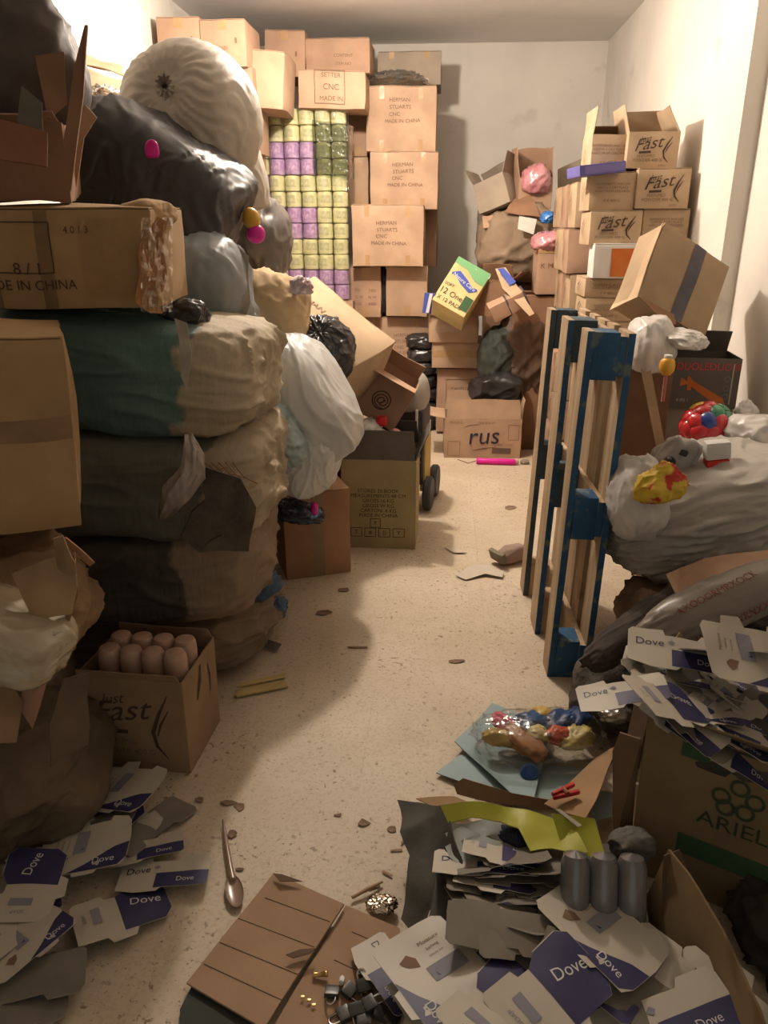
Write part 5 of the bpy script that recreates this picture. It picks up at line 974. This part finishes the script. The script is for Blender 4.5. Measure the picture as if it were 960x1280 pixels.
# ================================================================ FLOOR ITEMS
CS=card('floor_card',(.36,.235,.15),v=.1)
e=empty('flattened_carton','flattened brown cardboard carton of two panels lying on the aisle floor, bottom centre','cardboard',fl(350,1180,.02))
o1=slab('panel',None,None,[p-fl(350,1180,.02) for p in (fl(233,1228,.02),fl(342,1090,.045),fl(430,1130,.04),fl(330,1285,.022))],CS,amp=.003,seed=1,th=.006,parent=e,curl=.0)
o2=slab('panel',None,None,[p-fl(350,1180,.02) for p in (fl(432,1131,.028),fl(500,1160,.02),fl(500,1300,.02),fl(332,1300,.016))],CS,amp=.004,seed=2,th=.006,parent=e)
q0_=V((fl(350,1180,.02)))
def on_panel(x,y):
    best=-1
    r_=ray(x,y); dg=None
    for o_ in (o1,o2):
        o_h=V((0,0,HC))-q0_-o_.location; bm=bmesh.new(); bm.from_mesh(o_.data); bv=BVHTree.FromBMesh(bm); h=bv.ray_cast(o_h,r_); bm.free()
        if h[0] is not None: return h[0]+o_.location+V((0,0,.0004))
    return None
for a,b_ in (((255,1205),(352,1250)),((275,1178),(372,1218)),((298,1148),(393,1184)),((320,1118),(412,1152)),((440,1165),(480,1182)),((418,1200),(465,1222))):
    pp=[on_panel(a[0]+(b_[0]-a[0])*t/8,a[1]+(b_[1]-a[1])*t/8) for t in range(9)]; pp=[p for p in pp if p is not None]
    if len(pp)>3: mk('crease',tube(pp,.0011,5),mat('crease_line',(.20,.125,.08)),e)
CR=mat('crease_brown',(.13,.08,.05))
slab('torn_paper','torn strip of brown paper lying on the flattened carton','paper',[fl(357,1192,.05),fl(375,1185,.052),fl(395,1184,.05),fl(388,1190,.052),fl(366,1196,.05)],CR,amp=.004,th=.002)
slab('torn_paper','dark torn lip at the top corner of the flattened carton','paper',[fl(342,1092,.052),fl(352,1093,.055),fl(378,1102,.052),fl(350,1102,.052)],CR,amp=.003,th=.002)
slab('green_cloth','flat dark green cloth under the left corner of the flattened carton','cloth',[fl(225,1262,.008),fl(240,1232,.008),fl(330,1290,.008),fl(225,1300,.008)],mat('dkgreen_sack',(.028,.035,.028)),amp=.004,th=.004)
# spoon / spatula
e=empty('plastic_spoon','long dull translucent plastic spoon lying in the aisle left of the flattened carton','spoon',fl(289,1090,.015))
SPN=mat('spoon_plastic',(.24,.16,.11),(.30,.21,.15),rough=.25,ns=9,spec=.6)
c0=fl(289,1090,.015); b=tube([fl(279,1025,.012)-c0,fl(283,1055,.014)-c0,fl(288,1085,.014)-c0,fl(291,1100,.012)-c0],[.003,.006,.007,.008],10); mk('handle',b,SPN,e)
b=ico(4); a_=(fl(289,1095,.01)-c0); bq=(fl(297,1135,.01)-c0); dq=(bq-a_); L_=dq.length/2; q=dq.to_track_quat('Y','Z').to_matrix()
for v in b.verts:
    z=v.co.z; v.co=q@V((v.co.x*.021,v.co.y*L_,(z if z<0 else -z*.75)*.010+.004))+(a_+bq)/2
mk('bowl',b,SPN,e,ang=180)
# padlocks
LK=mat('lock_black',(.03,.03,.03),(.05,.048,.045),rough=.35,ns=20,spec=.5); CH=mat('chrome',(.55,.52,.48),rough=.2,metal=1); BR=mat('brass',(.55,.36,.14),rough=.3,metal=.9)
def padlock():
    e=empty('padlock','x','padlock',V((0,0,0)))
    b=boxbm(.026,.022,.012,cuts=2,bev=.003); mk('body',b,LK,e)
    pts=[V((-.008,-.010,0)),V((-.008,-.020,0))]+[V((-.008*math.cos(t*math.pi/6),-.020-.008*math.sin(t*math.pi/6),0)) for t in range(1,6)]+[V((.008,-.020,0)),V((.008,-.010,0))]
    mk('shackle',tube(pts,.0019,8),CH,e); mk('keyhole',boxbm(.005,.002,.004,(0,.0112,0)),BR,e); return e
pd=padlock(); index_kids(); pos=[(415,1240,.032,0,'black padlock with its chrome shackle towards the camera, farthest left of the pile'),(437,1238,.035,60,'black padlock lying flat behind the nearest ones'),(455,1232,.04,200,'black padlock leaning against the white blank'),(445,1262,.035,20,'black padlock in the centre of the pile'),(462,1255,.04,120,'black padlock with a brass keyhole up'),(430,1268,.03,300,'black padlock at the lower left of the pile'),(475,1265,.035,80,'black padlock under the large white blank'),(455,1275,.03,10,'black padlock at the bottom edge of the pile'),(490,1275,.035,150,'black padlock at the bottom right of the pile')]
for i,(x,y,z,r_,lb) in enumerate(pos):
    o=pd if i==0 else copy_tree(pd); o.matrix_world=Matrix.Translation(fl(x,y,z))@Matrix.Rotation(R(r_),4,'Z')@Matrix.Rotation(R(rnd.uniform(-20,20)),4,'X')@Matrix.Scale(1.15,4); o['label']=lb; o['group']='padlocks on the flattened carton'
props(mk('brass_cylinder',lathe([(0,-.016),(.006,-.016),(.0065,-.013),(.005,-.011),(.005,.011),(.0065,.013),(.006,.016),(0,.016)],16,M4=Matrix.Rotation(R(78),4,'Y')),BR,mw=fl(400,1218,.033)),'brass cylinder lying above the padlocks on the flattened carton','cylinder')
props(mk('glass_bead',ico(3),CH,mw=Matrix.Translation(fl(449,1216,.03))@Matrix.Scale(.008,4),ang=180),'small shiny round bead right of the brass cylinder','bead')
props(mk('white_plug',lathe([(0,-.012),(.006,-.012),(.007,0),(.005,.010),(0,.012)],12,M4=Matrix.Rotation(R(60),4,'X')),WHITE,mw=fl(427,1226,.036)),'small white plug with a dark tip among the padlocks','plug')
for x,y in ((378,1246),(386,1250),(392,1256)): props(mk('small_key',boxbm(.008,.005,.002,bev=.0006),BR,mw=fl(x,y,.03)),'tiny brass key bit scattered left of the padlocks','key','brass key bits by the padlocks')
FO=mat('foil',(.55,.45,.36),(.7,.6,.5),rough=.15,metal=1,ns=20)
sack('foil_scrap','crumpled gold and silver foil scrap at the edge of the flattened carton','foil',fl(476,1130,.025),(.03,.022,.012),FO,fold=.25,crease=.4,det=5)
props(mk('stick',tube([fl(440,1122,.01),fl(458,1112,.014),fl(478,1102,.01)],[.004,.0045,.003],8),card('stick_wood',(.36,.24,.14))),'short wooden stick touching the flattened carton','stick')
for i,(x,y,a_) in enumerate(((468,1108,20),(484,1092,-30),(496,1062,10),(505,1050,60))): 
    props(mk('paper_shred',wob(boxbm(.03,.006,.001,cuts=3,rot=Matrix.Rotation(R(a_),4,'Z')),30,.003,i),KM,mw=fl(x,y,.004)),'thin paper shred on the stained floor beside the front heap, %s from the camera'%orr[i],'litter','paper shreds beside the front heap')
# paper cut-out at the aisle
slab('paper_cutout','white angular cardboard cut-out lying on the floor beside the pallet','paper',[fl(570,719,.01),fl(592,706,.012),fl(612,708,.012),fl(630,716,.01),fl(628,722,.01),fl(606,718,.012),fl(582,724,.01)],mat('cutout',(.50,.44,.36),(.56,.5,.42),ns=6),th=.003,amp=.005)
slab('paper_cutout','flat pale card scrap at the back of the aisle','paper',[fl(556,684,.006),fl(570,684,.008),fl(584,691,.01),fl(566,691,.006)],mat('cutout',(.50,.44,.36)),th=.003,amp=.004)
e=empty('dusty_shoe','dusty olive and pink shoe lying behind the foot of the pallet','shoe',Matrix.Translation(fl(640,695,.03)+V((0,0,.01)))@Matrix.Rotation(R(35),4,'Z'))
mk('upper',sackbm((.09,.045,.045),e=2.4,fold=.06,det=4,flat=.8),mat('shoe_up',(.27,.20,.16),(.34,.22,.19),ns=9),e,ang=180); mk('sole',wob(boxbm(.05,.10,.022,(-.085,0,.01),cuts=3,bev=.005,rot=Matrix.Rotation(R(70),4,'Y')),9,.004,2),mat('shoe_sole',(.20,.18,.12)),e)
DB=mat('debris_brown',(.14,.085,.055),(.26,.17,.11),ns=20)
deb=[(405,765,14,6,'brown torn leaf of paper in the shadow behind the bottom bale'),(430,737,10,4,'small torn paper flake in the aisle near the olive carton shadow'),(285,1003,12,4,'torn brown flake in front of the bottle carton'),(300,1008,9,6,'small crumpled brown flake beside the torn one'),(290,1042,7,6,'curled brown flake above the plastic spoon'),(572,826,13,3,'dark splinter on the floor between the pallet and the toy bag'),(448,809,16,2,'thin dark twig across the middle of the aisle'),(635,700,0,0,None),(300,1086,7,2,'thin dark sliver right of the plastic spoon'),(422,1018,7,3,'dark chip in the middle of the lower aisle'),(455,1028,9,5,'rusty chip beside the stain near the heap'),(490,1035,8,5,'rusty chip against the front right heap'),(250,1000,7,4,'dark chip below the bottle carton'),(427,706,8,3,'small dark chip behind the olive carton shadow'),(638,634,10,3,'thin brown strip behind the pallet on the far floor'),(582,575,0,0,None)]
for i,(x,y,a,b_,lb) in enumerate(deb):
    if not lb: continue
    pts=[fl(x+a*math.cos(t*math.tau/7)*rnd.uniform(.6,1.1),y+b_*math.sin(t*math.tau/7)*rnd.uniform(.4,1.1),.004) for t in range(7)]
    slab('floor_flake',lb,'litter',pts,DB,th=.001,amp=.002,seed=i,cuts=2,f=20)
for a in ((582,576),): props(mk('thin_wire',tube([fl(572,574,.004),fl(585,579,.004),fl(598,575,.006)],.0025,6),KRB),'thin brown wire on the floor left of the magenta roll','wire')
